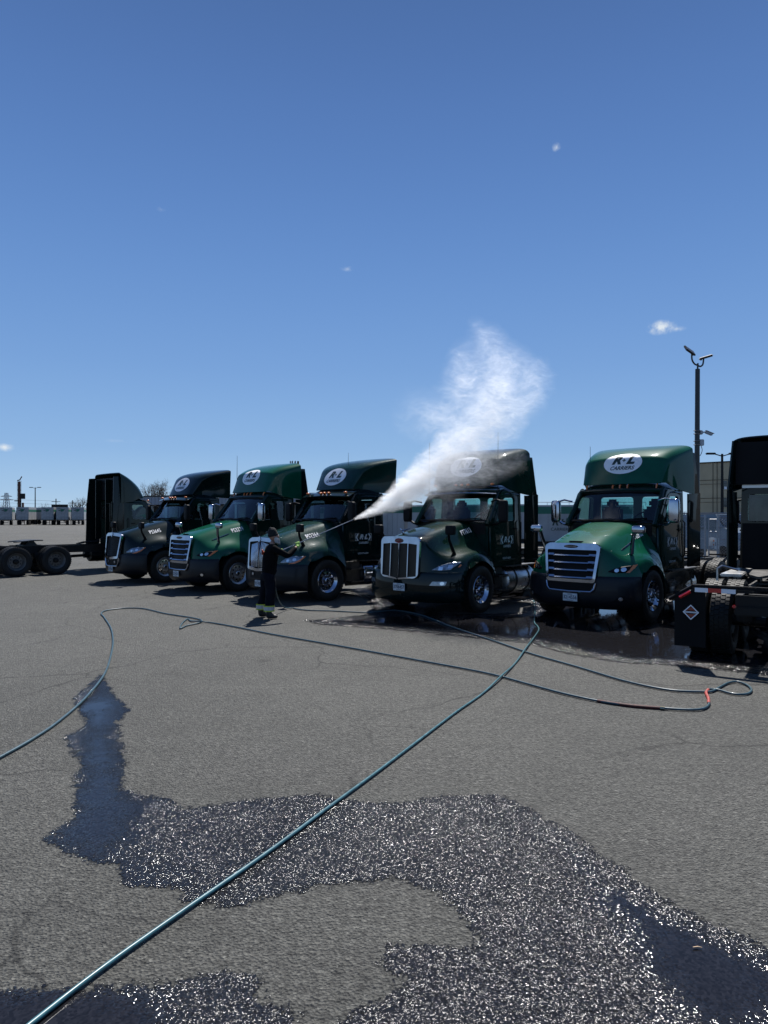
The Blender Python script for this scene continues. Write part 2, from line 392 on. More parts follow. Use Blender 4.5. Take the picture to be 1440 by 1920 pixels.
def bumper_mesh(kind):
    lx = .16 if kind == 'long' else 0
    plan = [(1.19, 0), (1.18, .35), (1.15, .6), (1.08, .80), (.99, .95), (.87, 1.08), (.76, 1.16), (.64, 1.2)]
    rows = []
    for z, o in ((.93, -.03), (.905, .0), (.80, .02), (.62, .035), (.46, .03), (.34, -.02), (.29, -.08)):
        rows.append([(x + (lx if y < 1.0 else lx * .6) + o * (1 if x > .7 else .3), y + (o * .5 if y > .9 else 0), z) for x, y in plan])
    mb = MB(); mb.grid(mirror_rows(rows)); return mb.mesh('bumper', sub=2, solid=.03, ang=50)
def yside(x, z): return 1.06 - .05 * max(0, z - 1.9) - .10 * max(0, (x + .9)) 
CAB_OUT = [(-.62, .95), (-1.95, .95), (-1.95, 2.66), (-1.12, 2.66), (-1.04, 2.60), (-.60, 1.98)]
WIN = [(-.80, 1.97), (-1.62, 1.97), (-1.64, 2.52), (-1.20, 2.52), (-1.12, 2.46)]
def cab_mesh():
    mb = MB()
    for s in (1, -1):
        panel(mb, CAB_OUT, [rounded(WIN, .07)], lambda u, v, w: (u, s * (yside(u, v) - .04 + w), v), .04)
    # back wall with two windows
    o = rounded([(-1.03, .95), (1.03, .95), (1.0, 2.70), (-1.0, 2.70)], .05)
    hs = [rounded([(a, 1.98), (b, 1.98), (b, 2.53), (a, 2.53)], .07) for a, b in ((-.90, -.10), (.10, .90))]
    panel(mb, o, hs, lambda u, v, w: (-1.95 - w, u, v), .04)
    # windscreen pillars and header
    for s in (1, -1):
        mb.tube([(-.50, s * .985, 1.90), (-.58, s * .985, 2.0), (-.85, s * .955, 2.36), (-1.04, s * .93, 2.62), (-1.12, s * .93, 2.68)], .055, 8)
    mb.tube([(-1.03, -.93, 2.64), (-1.0, -.5, 2.655), (-.985, 0, 2.66), (-1.0, .5, 2.655), (-1.03, .93, 2.64)], .045, 8)
    # floor, firewall
    mb.box(-1.93, -.63, -1.0, 1.0, .93, .99); mb.box(-.66, -.60, -.97, .97, .95, 1.93)
    return mb.mesh('cab', ang=40)
def roof_mesh():
    rows = [[(-.99, 0, 2.63), (-1.0, .35, 2.63), (-1.03, .7, 2.62), (-1.07, .9, 2.60), (-1.12, .985, 2.57)],
            [(-1.02, 0, 2.74), (-1.03, .35, 2.74), (-1.06, .7, 2.73), (-1.1, .9, 2.70), (-1.16, 1.03, 2.58)],
            [(-1.20, 0, 2.84), (-1.2, .35, 2.84), (-1.2, .7, 2.82), (-1.22, .92, 2.76), (-1.25, 1.045, 2.60)],
            [(-1.6, 0, 2.87), (-1.6, .35, 2.87), (-1.6, .7, 2.85), (-1.6, .93, 2.78), (-1.6, 1.045, 2.60)],
            [(-1.95, 0, 2.87), (-1.95, .35, 2.87), (-1.95, .7, 2.85), (-1.95, .93, 2.78), (-1.95, 1.03, 2.60)],
            [(-2.0, 0, 2.66), (-2.0, .35, 2.66), (-2.0, .7, 2.66), (-2.0, .93, 2.64), (-2.0, 1.0, 2.60)]]
    mb = MB(); mb.grid(mirror_rows(rows)); return mb.mesh('roof', sub=2, solid=.02, ang=50)
def fairing_mesh(kind):
    if kind == 'pinched':
        rows = [
            [(-.98, 0, 2.80), (-.99, .40, 2.80), (-1.04, .68, 2.80), (-1.12, .76, 2.80), (-1.18, .77, 2.80), (-1.24, .78, 2.80)],
            [(-1.12, 0, 3.10), (-1.13, .42, 3.09), (-1.18, .74, 3.06), (-1.25, .81, 2.98), (-1.28, .78, 2.88), (-1.32, .79, 2.80)],
            [(-1.30, 0, 3.38), (-1.31, .46, 3.37), (-1.35, .82, 3.33), (-1.40, .90, 3.24), (-1.43, .80, 3.0), (-1.46, .82, 2.78)],
            [(-1.50, 0, 3.53), (-1.50, .50, 3.52), (-1.52, .92, 3.47), (-1.55, 1.0, 3.38), (-1.6, .84, 3.05), (-1.6, .88, 2.74)],
            [(-1.95, 0, 3.62), (-1.95, .55, 3.61), (-1.95, 1.04, 3.58), (-1.95, 1.12, 3.50), (-1.95, .98, 3.1), (-1.95, 1.0, 2.70)],
            [(-2.3, 0, 3.67), (-2.3, .6, 3.66), (-2.3, 1.14, 3.64), (-2.3, 1.22, 3.58), (-2.3, 1.18, 3.1), (-2.3, 1.18, 2.68)]]
        cre = (11, {2: .8, 8: .8}, {2: .5})
    elif kind == 'sloped':
        rows = [
            [(-.97, 0, 2.80), (-.98, .42, 2.80), (-1.01, .76, 2.80), (-1.06, .90, 2.80), (-1.12, .95, 2.80), (-1.2, .96, 2.80)],
            [(-1.05, 0, 3.0), (-1.06, .42, 2.99), (-1.1, .78, 2.97), (-1.18, .93, 2.92), (-1.24, .96, 2.86), (-1.30, .98, 2.78)],
            [(-1.22, 0, 3.24), (-1.22, .44, 3.23), (-1.25, .84, 3.20), (-1.33, .98, 3.12), (-1.4, 1.02, 2.96), (-1.44, 1.03, 2.72)],
            [(-1.50, 0, 3.46), (-1.50, .46, 3.45), (-1.52, .90, 3.43), (-1.58, 1.07, 3.36), (-1.6, 1.09, 3.05), (-1.6, 1.10, 2.66)],
            [(-1.85, 0, 3.64), (-1.85, .48, 3.64), (-1.85, .98, 3.63), (-1.88, 1.15, 3.56), (-1.95, 1.17, 3.1), (-1.95, 1.17, 2.60)],
            [(-2.14, 0, 3.76), (-2.14, .5, 3.76), (-2.14, 1.02, 3.75), (-2.14, 1.19, 3.7), (-2.14, 1.2, 3.1), (-2.14, 1.2, 2.58)]]
        cre = (11, {3: .5, 7: .5, 2: .3, 8: .3}, {})
    else:
        k = .05 if kind == 'tall' else 0
        rows = [
            [(-.99, 0, 2.80), (-1.0, .42, 2.80), (-1.03, .80, 2.80), (-1.08, .90, 2.80), (-1.15, .93, 2.80), (-1.22, .94, 2.80)],
            [(-1.08, 0, 3.10), (-1.09, .42, 3.09), (-1.12, .82, 3.06), (-1.18, .93, 2.98), (-1.24, .96, 2.88), (-1.30, .97, 2.78)],
            [(-1.22, 0, 3.40 + k), (-1.22, .46, 3.39 + k), (-1.25, .89, 3.36 + k), (-1.33, .98, 3.24), (-1.4, 1.0, 2.98), (-1.44, 1.01, 2.72)],
            [(-1.52, 0, 3.57 + k), (-1.52, .48, 3.56 + k), (-1.54, .95, 3.53 + k), (-1.6, 1.06, 3.40), (-1.6, 1.07, 3.05), (-1.6, 1.08, 2.66)],
            [(-1.95, 0, 3.66 + k), (-1.95, .5, 3.655 + k), (-1.95, 1.02, 3.64 + k), (-1.95, 1.14, 3.52), (-1.95, 1.15, 3.1), (-1.95, 1.16, 2.60)],
            [(-2.14, 0, 3.69 + k), (-2.14, .52, 3.685 + k), (-2.14, 1.07, 3.675 + k), (-2.14, 1.17, 3.58), (-2.14, 1.19, 3.1), (-2.14, 1.2, 2.58)]]
        cre = (11, {2: .8, 8: .8}, {2: .6})
    mb = MB(); mb.grid(mirror_rows(rows)); return mb.mesh('fairing', sub=3, solid=.03, ang=50, crease=cre)

def tyre_mesh(drive):
    W = .14
    prof = [(.30, -W * .78), (.34, -W), (.42, -W * 1.06), (.47, -W * 1.0), (.497, -W * .86), (.503, -W * .5), (.503, W * .5), (.497, W * .86), (.47, W), (.42, W * 1.06), (.34, W), (.30, W * .78)]
    mb = MB(); mb.lathe(prof, 48, closed=True)
    n = 44
    for i in range(n):
        a = 2 * pi * i / n
        for q, (y0, y1) in enumerate(((-.125, -.075), (-.062, -.006), (.006, .062), (.075, .125))):
            T = Matrix.Rotation(-(a + (q % 2) * pi / n + (.02 if q in (1, 2) else 0)), 4, 'Y')
            wd = .024 if drive else .030
            mb.box(.498, .512, y0, y1, -wd, wd, T)
    return mb.mesh('tyre', ang=40)
def rim_front():
    mb = MB()
    o = ellipse(0, 0, .225, .225, 48); hs = []
    for i in range(10):
        a = 2 * pi * i / 10; hs.append(ellipse(.178 * cos(a), .178 * sin(a), .026, .026, 12)[::-1])
    def fm(u, v, w2):
        r = sqrt(u * u + v * v); return (u, .055 + .045 * (1 - r / .225) + w2, v)
    panel(mb, o, hs, fm, .012)
    mb.lathe([(.225, .05), (.25, .085), (.275, .105), (.298, .125), (.305, .118), (.30, .09), (.29, -.10), (.24, -.10), (.235, .03), (.222, .05)], 48)
    mb.lathe([(0, .118), (.045, .118), (.055, .112), (.07, .10), (.075, .085)], 24)
    for i in range(10):
        a = 2 * pi * (i + .5) / 10; T = Matrix.Translation((.125 * cos(a), .085, .125 * sin(a)))
        mb.lathe([(0, .035), (.014, .035), (.016, .028), (.017, 0)], 8, T=T)
    return mb.mesh('rim', ang=40)
def rim_rear():
    mb = MB(); o = ellipse(0, 0, .22, .22, 48); hs = []
    for i in range(10):
        a = 2 * pi * i / 10; hs.append(ellipse(.175 * cos(a), .175 * sin(a), .027, .02, 12)[::-1])
    panel(mb, o, hs, lambda u, v, w2: (u, -.03 - .02 * sqrt(u * u + v * v) + w2, v), .012)
    mb.lathe([(.218, -.035), (.235, 0), (.25, .05), (.275, .085), (.298, .115), (.305, .108), (.30, .08), (.29, -.12), (.24, -.12)], 48)
    for i in range(10):
        a = 2 * pi * (i + .5) / 10; T = Matrix.Translation((.125 * cos(a), -.02, .125 * sin(a)))
        mb.lathe([(0, .035), (.014, .035), (.016, .028), (.017, 0)], 8, T=T)
    return mb.mesh('rim', ang=40)
def hub_mesh(rear):
    mb = MB()
    if rear: mb.lathe([(0, .09), (.05, .09), (.075, .08), (.085, .06), (.09, -.03), (.15, -.05), (.2, -.06), (.2, -.12), (0, -.12)], 24)
    else: mb.lathe([(0, .13), (.03, .13), (.04, .12), (.045, .11), (.045, .03), (.20, .02), (.20, -.1), (0, -.1)], 24)
    return mb.mesh('hub', ang=40)
def add_wheel(root, x, y, side, rear, rimmat, inner=False, T=0):
    h = link('wheel', cached(('hub', rear), lambda: hub_mesh(rear)), 'frame', root)
    h.location = (x, y, WR); h.rotation_euler = (0, R.uniform(0, 6), 0 if side > 0 else pi)
    link('tyre', cached(('tyre', rear), lambda: tyre_mesh(rear)), 'treadrubber', h)
    if not inner: link('rim', cached(('rim', rear), rim_rear if rear else rim_front), rimmat, h)
    return h
def chassis_mesh(kind, L, t1, t2):
    mb = MB()
    for s in (1, -1):
        mb.box(-L, 1.0, s * .40 - .04, s * .40 + .04, .74, .745 + .012); mb.box(-L, 1.0, s * .40 - .04, s * .40 + .04, 1.0, 1.012)
        mb.box(-L, 1.0, s * .44 - .006, s * .44 + .006, .757, 1.0)
        for k in range(16): mb.cyl((-.9 - k * .33, s * .446, .88), (-.9 - k * .33, s * .462, .88), .014, 6)
        mb.box(-.55, .55, s * .34, s * .52, .55, .60)       # leaf springs
        for tx in (t1, t2):
            mb.cbox((tx + .35, s * .42, .62), (.30, .1, .32), .02); mb.tube([(tx + .5, s * .42, .55), (tx, s * .42, .46), (tx - .35, s * .42, .55)], .035)
            mb.lathe([(.02, -.11), (.13, -.10), (.15, 0), (.13, .10), (.02, .11)], 16, 'z', Matrix.Translation((tx - .4, s * .42, .66)))
    for x in (-L + .05, -3.3, -2.4, t1 + .66, t2 - .5): mb.box(x - .05, x + .05, -.40, .40, .78, .97)
    for tx in (t1, t2):
        mb.cyl((tx, -.95, WR), (tx, .95, WR), .075, 12); mb.sphere((tx, 0, WR), (.24, .2, .23))
    mb.cyl((0, -.9, .47), (0, .9, .47), .06, 10)
    mb.cyl((-1.9, 0, .62), (t1, 0, .55), .055, 10)
    mb.cyl((-2.3, -.25, .6), (-2.9, -.25, .6), .13, 14); mb.cyl((-2.3, .28, .6), (-2.95, .28, .6), .13, 14)   # air tanks
    # engine bay, sump, inner fenders
    mb.box(-.6, 1.0, -.42, .42, .45, 1.35); mb.box(-.62, .62, .44, .62, .9, 1.22); mb.box(-.62, .62, -.62, -.44, .9, 1.22)
    mb.box(-.66, -.60, -1.08, 1.08, .45, .95)
    for s in (1, -1):     # curved splash guards
        pts = [(.60 * cos(a), .51 + .60 * sin(a)) for a in [radians(q) for q in range(5, 181, 13)]]
        mb.grid([[(p[0], s * .62, p[1]) for p in pts], [(p[0], s * 1.14, p[1]) for p in pts]])
    mb.box(-L - .01, -L + .01, -.44, .44, .74, 1.01)
    # crossways light bar at the rear
    mb.cbox((-L - .04, 0, .80), (.06, .9, .12), .015)
    # air and electric lines
    for q, y in enumerate((-.12, 0, .12)):
        mb.tube([(-2.03, y, 1.75), (-2.2, y * 1.3, 1.35 - q * .03), (-2.5, y * 2, 1.12), (-3.0, y * 2, 1.1), (-3.3, y, 1.04)], .016, 6)
    return mb.mesh('chassis', ang=40)
def fifth_mesh(x):
    mb = MB(); o = rounded([(x + .45, -.22), (x + .42, .22), (x + .1, .46), (x - .42, .46), (x - .62, .30), (x - .25, .05), (x - .25, -.05), (x - .62, -.30), (x - .42, -.46), (x + .1, -.46)], .05)
    panel(mb, o, [], lambda u, v, w: (u, v, 1.20 + w - (x - u) * .10 * (1 if u < x else -.35)), .035)
    for s in (1, -1):
        panel(mb, [(x - .22, 1.02), (x + .22, 1.02), (x + .07, 1.2), (x - .07, 1.2)], [], lambda u, v, w: (u, s * .33 + w, v), .04)
    mb.box(x - .5, x + .5, -.46, -.36, 1.012, 1.03); mb.box(x - .5, x + .5, .36, .46, 1.012, 1.03); mb.box(x - .3, x + .3, -.40, .40, 1.03, 1.05)
    return mb.mesh('fifth_wheel', ang=30)
def mirror_mesh(kind):
    mb = MB()
    mb.pill((-.62, 1.34, 2.20), (.13, .21, .50), .35)
    mb.tube([(-.72, .98, 2.42), (-.66, 1.15, 2.46), (-.63, 1.30, 2.42)], .02); mb.tube([(-.70, 1.0, 1.90), (-.66, 1.18, 1.92), (-.63, 1.30, 2.0)], .026)
    return mb.mesh('mirror', ang=40)
GR_TOP = {'round': 1.53, 'vee': 1.54, 'long': 1.63}
def truck(spec):
    k = spec['kind']; P = spec.get('paint', 'green'); bad = spec.get('cab', P)
    hx, hy = cos(radians(spec['head'])), sin(radians(spec['head']))
    root = thing('tractor_truck', spec['label'], 'truck', spec['pos'], radians(spec['head']), 'green day cab tractor trucks parked in a slanted row' if spec.get('row', True) else None)
    L, t1, t2 = spec.get('rear', (6.0, -3.95, -5.28))
    hm = cached(('hood', k), lambda: hood_mesh(k)); bmz = cached(('bumper', k), lambda: bumper_mesh(k))
    cabm = cached('cab', cab_mesh); rm = cached('roof', roof_mesh); fk = spec.get('fairing', 'wide'); fm = cached(('fair', fk), lambda: fairing_mesh(fk))
    bh = cached(('bvhh', k), lambda: bvh_of(hm, bmz)); bf = cached(('bvhf', fk), lambda: bvh_of(fm)); bc = cached('bvhc', lambda: bvh_of(cabm))
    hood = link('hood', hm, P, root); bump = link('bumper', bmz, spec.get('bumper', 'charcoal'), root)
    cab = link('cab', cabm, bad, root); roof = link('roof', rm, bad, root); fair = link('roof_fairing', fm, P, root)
    link('chassis', cached(('ch', L), lambda: chassis_mesh(k, L, t1, t2)), 'frame', root)
    link('fifth_wheel', cached(('fw', t1), lambda: fifth_mesh((t1 + t2) / 2 + .1)), 'steel', root)
    # ---- glass
    def ws():
        rows = []
        for i in range(7):
            t = i / 6; row = []
            for j in range(13):
                y = -1 + 2 * j / 12; yy = y * (.985 - .05 * t); zc = 1.96 + .69 * t
                row.append((-.43 - .55 * t - .10 * y * y - .04 * abs(y) ** 4, yy, zc))
            rows.append(row)
        m = MB(); m.grid(rows); return m.mesh('ws', ang=60)
    link('windshield', cached('ws', ws), 'glass', root)
    def wsf():      # black border round the glass and wiper arms
        m = MB()
        m.tube([(-.60, -.97, 1.985), (-.47, -.5, 1.995), (-.43, 0, 2.0), (-.47, .5, 1.995), (-.60, .97, 1.985)], .03, 6)
        m.tube([(-.40, -.55, 1.985), (-.47, -.30, 2.02), (-.50, .10, 2.03)], .011, 5); m.tube([(-.40, .15, 1.99), (-.49, .45, 2.03), (-.56, .80, 2.05)], .011, 5)
        m.tube([(-1.05, -.93, 2.60), (-.975, -.5, 2.61), (-.955, 0, 2.615), (-.975, .5, 2.61), (-1.05, .93, 2.60)], .035, 6)
        return m.mesh('wsf')
    link('wiper', cached('wsf', wsf), 'black', root)
    for s in (1, -1):
        def sw():
            m = MB(); v, f = fill2d(rounded([(p[0] + (-.01 if p[0] > -1.2 else 0), p[1]) for p in WIN], .05)); m.add([(a, s * (yside(a, b) - .02), b) for a, b in v], f); return m.mesh('sw')
        link('side_window', cached(('sw', s), sw), 'glass', root)
        # door: raised skin with its own gap line, handle
        def dr():
            m = MB(); o = rounded([(-.70, 1.05), (-1.72, 1.05), (-1.74, 2.58), (-1.16, 2.58), (-1.06, 2.52), (-.70, 2.0)], .08)
            panel(m, o, [rounded(WIN, .07)], lambda u, v, w: (u, s * (yside(u, v) + w), v), .012); return m.mesh('door', ang=30)
        d = link('door', cached(('door', s), dr), bad, root)
        def dh():
            m = MB(); m.cbox((-1.60, s * 1.085, 1.80), (.16, .03, .035), .01); m.tube([(-1.80, s * 1.07, 1.2), (-1.80, s * 1.12, 1.25), (-1.80, s * 1.12, 1.95), (-1.80, s * 1.07, 2.0)], .014, 6)
            return m.mesh('handle')
        link('handle', cached(('dh', s), dh), 'black', d)
        mm = link('mirror', cached('mirror', lambda: mirror_mesh(k)), 'chrome' if spec.get('chrome_mirror') else 'black', root); mm.scale = (1, s, 1)
        def hmr():
            m = MB(); ox, oy = {'round': (0, 0), 'vee': (.14, -.08), 'long': (.30, -.12)}[k]; m.pill((.60, 1.12, 1.83), (.13, .26, .16), .5) if k == 'round' else m.pill((.60 + ox, 1.10 + oy, 1.80), (.12, .22, .20), .35); m.tube([(.60 + ox, 1.05 + oy, 1.78), (.57 + ox * .8, 1.0 + oy, 1.60), (.5 + ox * .3, .94 + oy * .5, 1.36 if k != 'long' else 1.24)], [.03, .028, .045], 8); return m.mesh('hm')
        h2 = link('hood_mirror', cached(('hmirror', k), hmr), 'chrome' if spec.get('chrome_hood_mirror') else 'black', root); h2.scale = (1, s, 1)
        if spec.get('chrome_mirror') or spec.get('chrome_hood_mirror'):
            h3 = link('bracket', cached('hmarm', lambda: MB().tube([(.59, 1.03, 1.77), (.56, .985, 1.60), (.48, .92, 1.34)], .036, 8).mesh('arm')), 'black', h2)
    # ---- rear windows
    def rw():
        m = MB()
        a, b = rwy; m.box(-1.972, -1.966, a, b, 1.99, 2.52)
        return m.mesh('rw')
    for rwy in ((-.89, -.11), (.11, .89)): link('rear_window', cached(('rw', rwy), rw), 'glass', root)
    # ---- interior
    def dash():
        m = MB(); m.cbox((-.80, 0, 1.80), (.42, 1.9, .36), .06); m.cbox((-.95, .45, 1.86), (.22, .55, .22), .05); m.cbox((-1.02, 0, 1.4), (.2, .35, .7), .05); return m.mesh('dash')
    link('dashboard', cached('dash', dash), 'black', root)
    def stw():
        m = MB(); T = Matrix.Translation((-1.14, .48, 2.0)) @ Matrix.Rotation(radians(-35), 4, 'Y')
        pts = [T @ Vector((0, .22 * cos(a), .22 * sin(a))) for a in [2 * pi * i / 20 for i in range(20)]]; m.tube(pts, .016, 6, closed=True)
        for a in (0, 2.1, 4.2): m.tube([T @ Vector((0, 0, 0)), T @ Vector((0, .21 * cos(a), .21 * sin(a)))], .014, 6)
        m.tube([T @ Vector((0, 0, 0)), (-.95, .48, 1.82)], .03, 8); return m.mesh('stw')
    link('steering_wheel', cached('stw', stw), 'black', root)
    for s in (1, -1):
        def st():
            m = MB(); m.cbox((-1.48, s * .5, 1.55), (.5, .52, .16), .06); m.cbox((-1.73, s * .5, 1.95), (.15, .50, .72), .06); m.cbox((-1.74, s * .5, 2.38), (.12, .28, .2), .05); m.cbox((-1.48, s * .5, 1.22), (.3, .3, .5), .03); return m.mesh('seat')
        link('seat', cached(('seat', s), st), 'seat', root)
    # ---- grille
    zt = GR_TOP[k]
    if k == 'round':
        fx = lambda y, z: 1.235 - .075 * max(0, z - .9) / .6 - .14 * y * y
        def fr():
            m = MB(); o = rounded([(-.60, 1.50), (-.50, 1.56), (.50, 1.56), (.60, 1.50), (.52, .80), (-.52, .80)], .06); hh = rounded([(-.535, 1.43), (.535, 1.43), (.475, .86), (-.475, .86)], .04)
            # subdivide outline so that the frame follows the curved nose
            dens = lambda p: [tuple(Vector(p[i - 1]).lerp(Vector(p[i]), t)) for i in range(len(p)) for t in ((.25, .5, .75, 1) if (Vector(p[i]) - Vector(p[i - 1])).length > .2 else (1,))]
            panel(m, dens(o), [dens(hh)], lambda u, v, w: (fx(u, v) - .03 + w, u, v), .05)
            for i, z in enumerate((1.315, 1.175, 1.03, .885)):
                hw = .475 + (z - .86) * .105
                for a, b, hgt, z0 in ((-hw, -hw * .72, .055, z + .012), (hw * .72, hw, .055, z + .012), (-hw * .74, hw * .74, .034, z)):
                    n = 5; pr = [(fx(a + (b - a) * q / n, z0) - .012, a + (b - a) * q / n, z0) for q in range(n + 1)]
                    m.grid([[(x + .012, y, zz - hgt / 2) for x, y, zz in pr], [(x + .03, y, zz - hgt / 6) for x, y, zz in pr], [(x + .01, y, zz + hgt / 2) for x, y, zz in pr], [(x - .03, y, zz + hgt / 2) for x, y, zz in pr], [(x - .03, y, zz - hgt / 2) for x, y, zz in pr]])
            # lower intake trim: U shape
            m.tube([(fx(.53, .85) - .0, -.53, .80), (fx(.5, .7) + .01, -.50, .68), (fx(.45, .6) + .02, -.44, .625), (fx(0, .6) + .02, 0, .615), (fx(.45, .6) + .02, .44, .625), (fx(.5, .7) + .01, .50, .68), (fx(.53, .85), .53, .80)], .022, 8)
            return m.mesh('grille', ang=35)
        g = link('grille', cached('gr_round', fr), 'chrome', root)
        def bk():
            m = MB(); rows = [[(fx(y, z) - .045, y, z) for y in [-.54 + .108 * j for j in range(11)]] for z in (.80, 1.1, 1.3, 1.5)]
            m.grid(rows); m.grid([[(fx(y, z) + .0, y, z) for y in [-.5 + .1 * j for j in range(11)]] for z in (.64, .70, .79)])
            return m.mesh('bk')
        link('radiator_screen', cached('gb_round', bk), 'black', g)
        def vent():
            m = MB(); v = rounded([(-.13, -.02), (.13, -.02), (.16, .03), (-.16, .03)], .01); project(fill2d(v), bh, (.98, 0, 2.2), (0, 1, 0), (-1, 0, 0), (0, 0, -1), .006, .05, m); return m.mesh('vent')
        link('hood_vent', cached('vent_round', vent), M.setdefault('slot', mat('vent_slot', (.002, .002, .002), 1.0, spec=0)), hood)
        def bd():
            m = MB(); v, f = fill2d(ellipse(0, 0, .15, .032)); m.add([(fx(a, 1.5) + .026, a, 1.495 + b) for a, b in v], f); return m.mesh('bd')
        b = link('badge', cached('badge_round', bd), 'black', g)
        m = cached('badge_text', lambda: flat2d(MB(), text2d('FREIGHTLINER', .038, .0008), (fx(0, 1.5) + .029, 0, 1.495), (0, 1, 0), (0, 0, 1)).mesh('bt')); link('lettering', m, 'chrome', b)
        def ht():
            m = MB()
            for sd in (1, -1):
                pts = []
                for q in range(9):
                    x = .62 - .07 * q; h = bh.ray_cast(Vector((x, sd * 3, 1.43 + .022 * q)), Vector((0, -sd, 0))); pts.append(h[0] + Vector((0, sd * .008, 0)))
                if sd == side_: m.tube(pts, [.004] + [.011] * 7 + [.004], 6)
            return m.mesh('ht')
        for side_ in (1, -1): link('hood_trim', cached(('ht', side_), ht), 'chrome', hood)
    elif k == 'vee':
        fx = lambda y, z: 1.275 - .085 * max(0, z - .8) / .7 - .10 * abs(y)
        black = spec.get('black_grille')
        def fr():
            m = MB(); o = [(-.56, 1.50), (-.40, 1.56), (0, 1.575), (.40, 1.56), (.56, 1.50), (.47, .78), (0, .74), (-.47, .78)]; hh = [(-.49, 1.45), (0, 1.485), (.49, 1.45), (.415, .85), (0, .81), (-.415, .85)]
            panel(m, rounded(o, .05), [rounded(hh, .03)], lambda u, v, w: (fx(u, v) - .03 + w, u, v), .06)
            panel(m, [(-.06, 1.53), (0, 1.60), (.06, 1.53), (0, 1.42)], [], lambda u, v, w: (fx(u, v) + .025 + w, u, v), .02)
            if black: m.tube([(fx(.47, .85), -.47, .80), (fx(.46, .7), -.46, .66), (fx(.42, .55), -.38, .54), (fx(0, .5) - .0, 0, .53), (fx(.42, .55), .38, .54), (fx(.46, .7), .46, .66), (fx(.47, .85), .47, .80)], .02, 8)
            return m.mesh('grille', ang=35)
        g = link('grille', cached(('gr_vee', black), fr), 'chrome', root)
        def bars():
            m = MB()
            if not black:
                for s in (1, -1):
                    m.box(0, .04, -.015, .015, .82, 1.46, Matrix.Translation((fx(0, 1.1) - .03, 0, 0)))
                    for i in range(8):
                        y0 = s * (.05 + i * .052); top = 1.455 - .01 * i
                        m.tube([(fx(y0, z) - .012 + .02 * sin((z - .84) / .6 * pi), y0 * (.86 + .14 * (z - .84) / .6), z) for z in (.84, .95, 1.1, 1.25, 1.38, top)], .0135, 6)
            else:
                for i in range(9): z = .86 + i * .068; m.tube([(fx(y, z) - .035, y, z) for y in (-.44, -.2, 0, .2, .44)], .008, 4)
            return m.mesh('bars')
        link('grille_bars', cached(('bars_vee', black), bars), 'black' if black else 'chrome', g)
        def bk():
            m = MB(); m.grid([[(fx(y, z) - .05, y, z) for y in (-.5, -.25, 0, .25, .5)] for z in (.78, 1.1, 1.3, 1.5)]); 
            m.grid([[(1.236 - .14 * y * y, y, z) for y in [-.42 + .084 * j for j in range(11)]] for z in (.56, .64, .74)])
            return m.mesh('bk')
        link('radiator_screen', cached(('gb_vee'), bk), 'black', g)
        def fog():
            m = MB()
            for y in (-.22, .22): project(fill2d(ellipse(0, 0, .05, .035, 16)), bh, (3, y if black else y * 1.2, .66), (0, 1, 0), (0, 0, 1), (-1, 0, 0), .03, .03, m)
            return m.mesh('fog')
        link('fog_light', cached(('fog_vee', black), fog), 'lens', bump)
    else:
        fx = lambda y, z: 1.415 - .05 * max(0, z - .8) / .8 - .08 * abs(y)
        def fr():
            m = MB(); o = [(-.52, 1.58), (-.45, 1.655), (0, 1.67), (.45, 1.655), (.52, 1.58), (.50, .86), (.42, .80), (0, .76), (-.42, .80), (-.50, .86)]
            hs = []
            for i in range(4):
                a = -.455 + i * .232; b = a + .212; zb = lambda y: .84 - .05 * (1 - abs(y) / .46)
                hs.append([(a, 1.52 if abs(a) < .4 else 1.50), (b, 1.52 if abs(b) < .4 else 1.50), (b, zb(b)), (a, zb(a))])
            panel(m, rounded(o, .04), hs, lambda u, v, w: (fx(u, v) - .03 + w, u, v), .055); return m.mesh('grille', ang=35)
        g = link('grille', cached('gr_long', fr), 'chrome', root)
        def bk():
            m = MB(); m.grid([[(fx(y, z) - .012, y, z) for y in (-.47, -.235, 0, .235, .47)] for z in (.80, 1.1, 1.3, 1.55)]); return m.mesh('bk')
        if 'mesh' not in M: M['mesh'] = mat('woven_wire_screen', (.05, .042, .03), .5, .6, bump=.6, bscale=180)
        link('radiator_screen', cached('gb_long', bk), 'mesh', g)
        def bd():
            m = MB(); v = fill2d(ellipse(0, 0, .105, .05)); flat2d(m, v, (fx(0, 1.57) + .032, 0, 1.575), (0, 1, 0), (0, 0, 1)); return m.mesh('bd')
        b = link('badge', cached('bd_long', bd), 'badge_red', g)
        link('lettering', cached('bt_long', lambda: flat2d(MB(), text2d('Peterbilt', .06, .001, .3), (fx(0, 1.57) + .036, 0, 1.575), (0, 1, 0), (0, 0, 1)).mesh('bt')), 'chrome', b)
        def orn():   # winged hood ornament
            m = MB(); m.tube([(1.22, 0, 1.70), (1.26, 0, 1.76), (1.25, 0, 1.80)], [.03, .018, .012], 8)
            for s in (1, -1): m.tube([(1.27, 0, 1.785), (1.24, s * .06, 1.80), (1.18, s * .14, 1.83)], [.014, .016, .004], 6)
            m.sphere((1.30, 0, 1.795), (.03, .013, .013)); return m.mesh('orn')
        link('hood_ornament', cached('orn', orn), 'chrome', root)
    # ---- headlights
    HL = {'round': [(.70, 1.02), (.80, 1.00), (.96, 1.00), (1.02, 1.03), (1.05, 1.14), (.93, 1.12), (.80, 1.08)],
          'vee': [(.66, .97), (.80, .955), (.96, .965), (1.06, 1.03), (1.10, 1.12), (.96, 1.13), (.80, 1.09)],
          'long': [(.66, .96), (.84, .945), (.99, .97), (1.07, 1.08), (1.10, 1.13), (.95, 1.12), (.80, 1.06)]}[k]
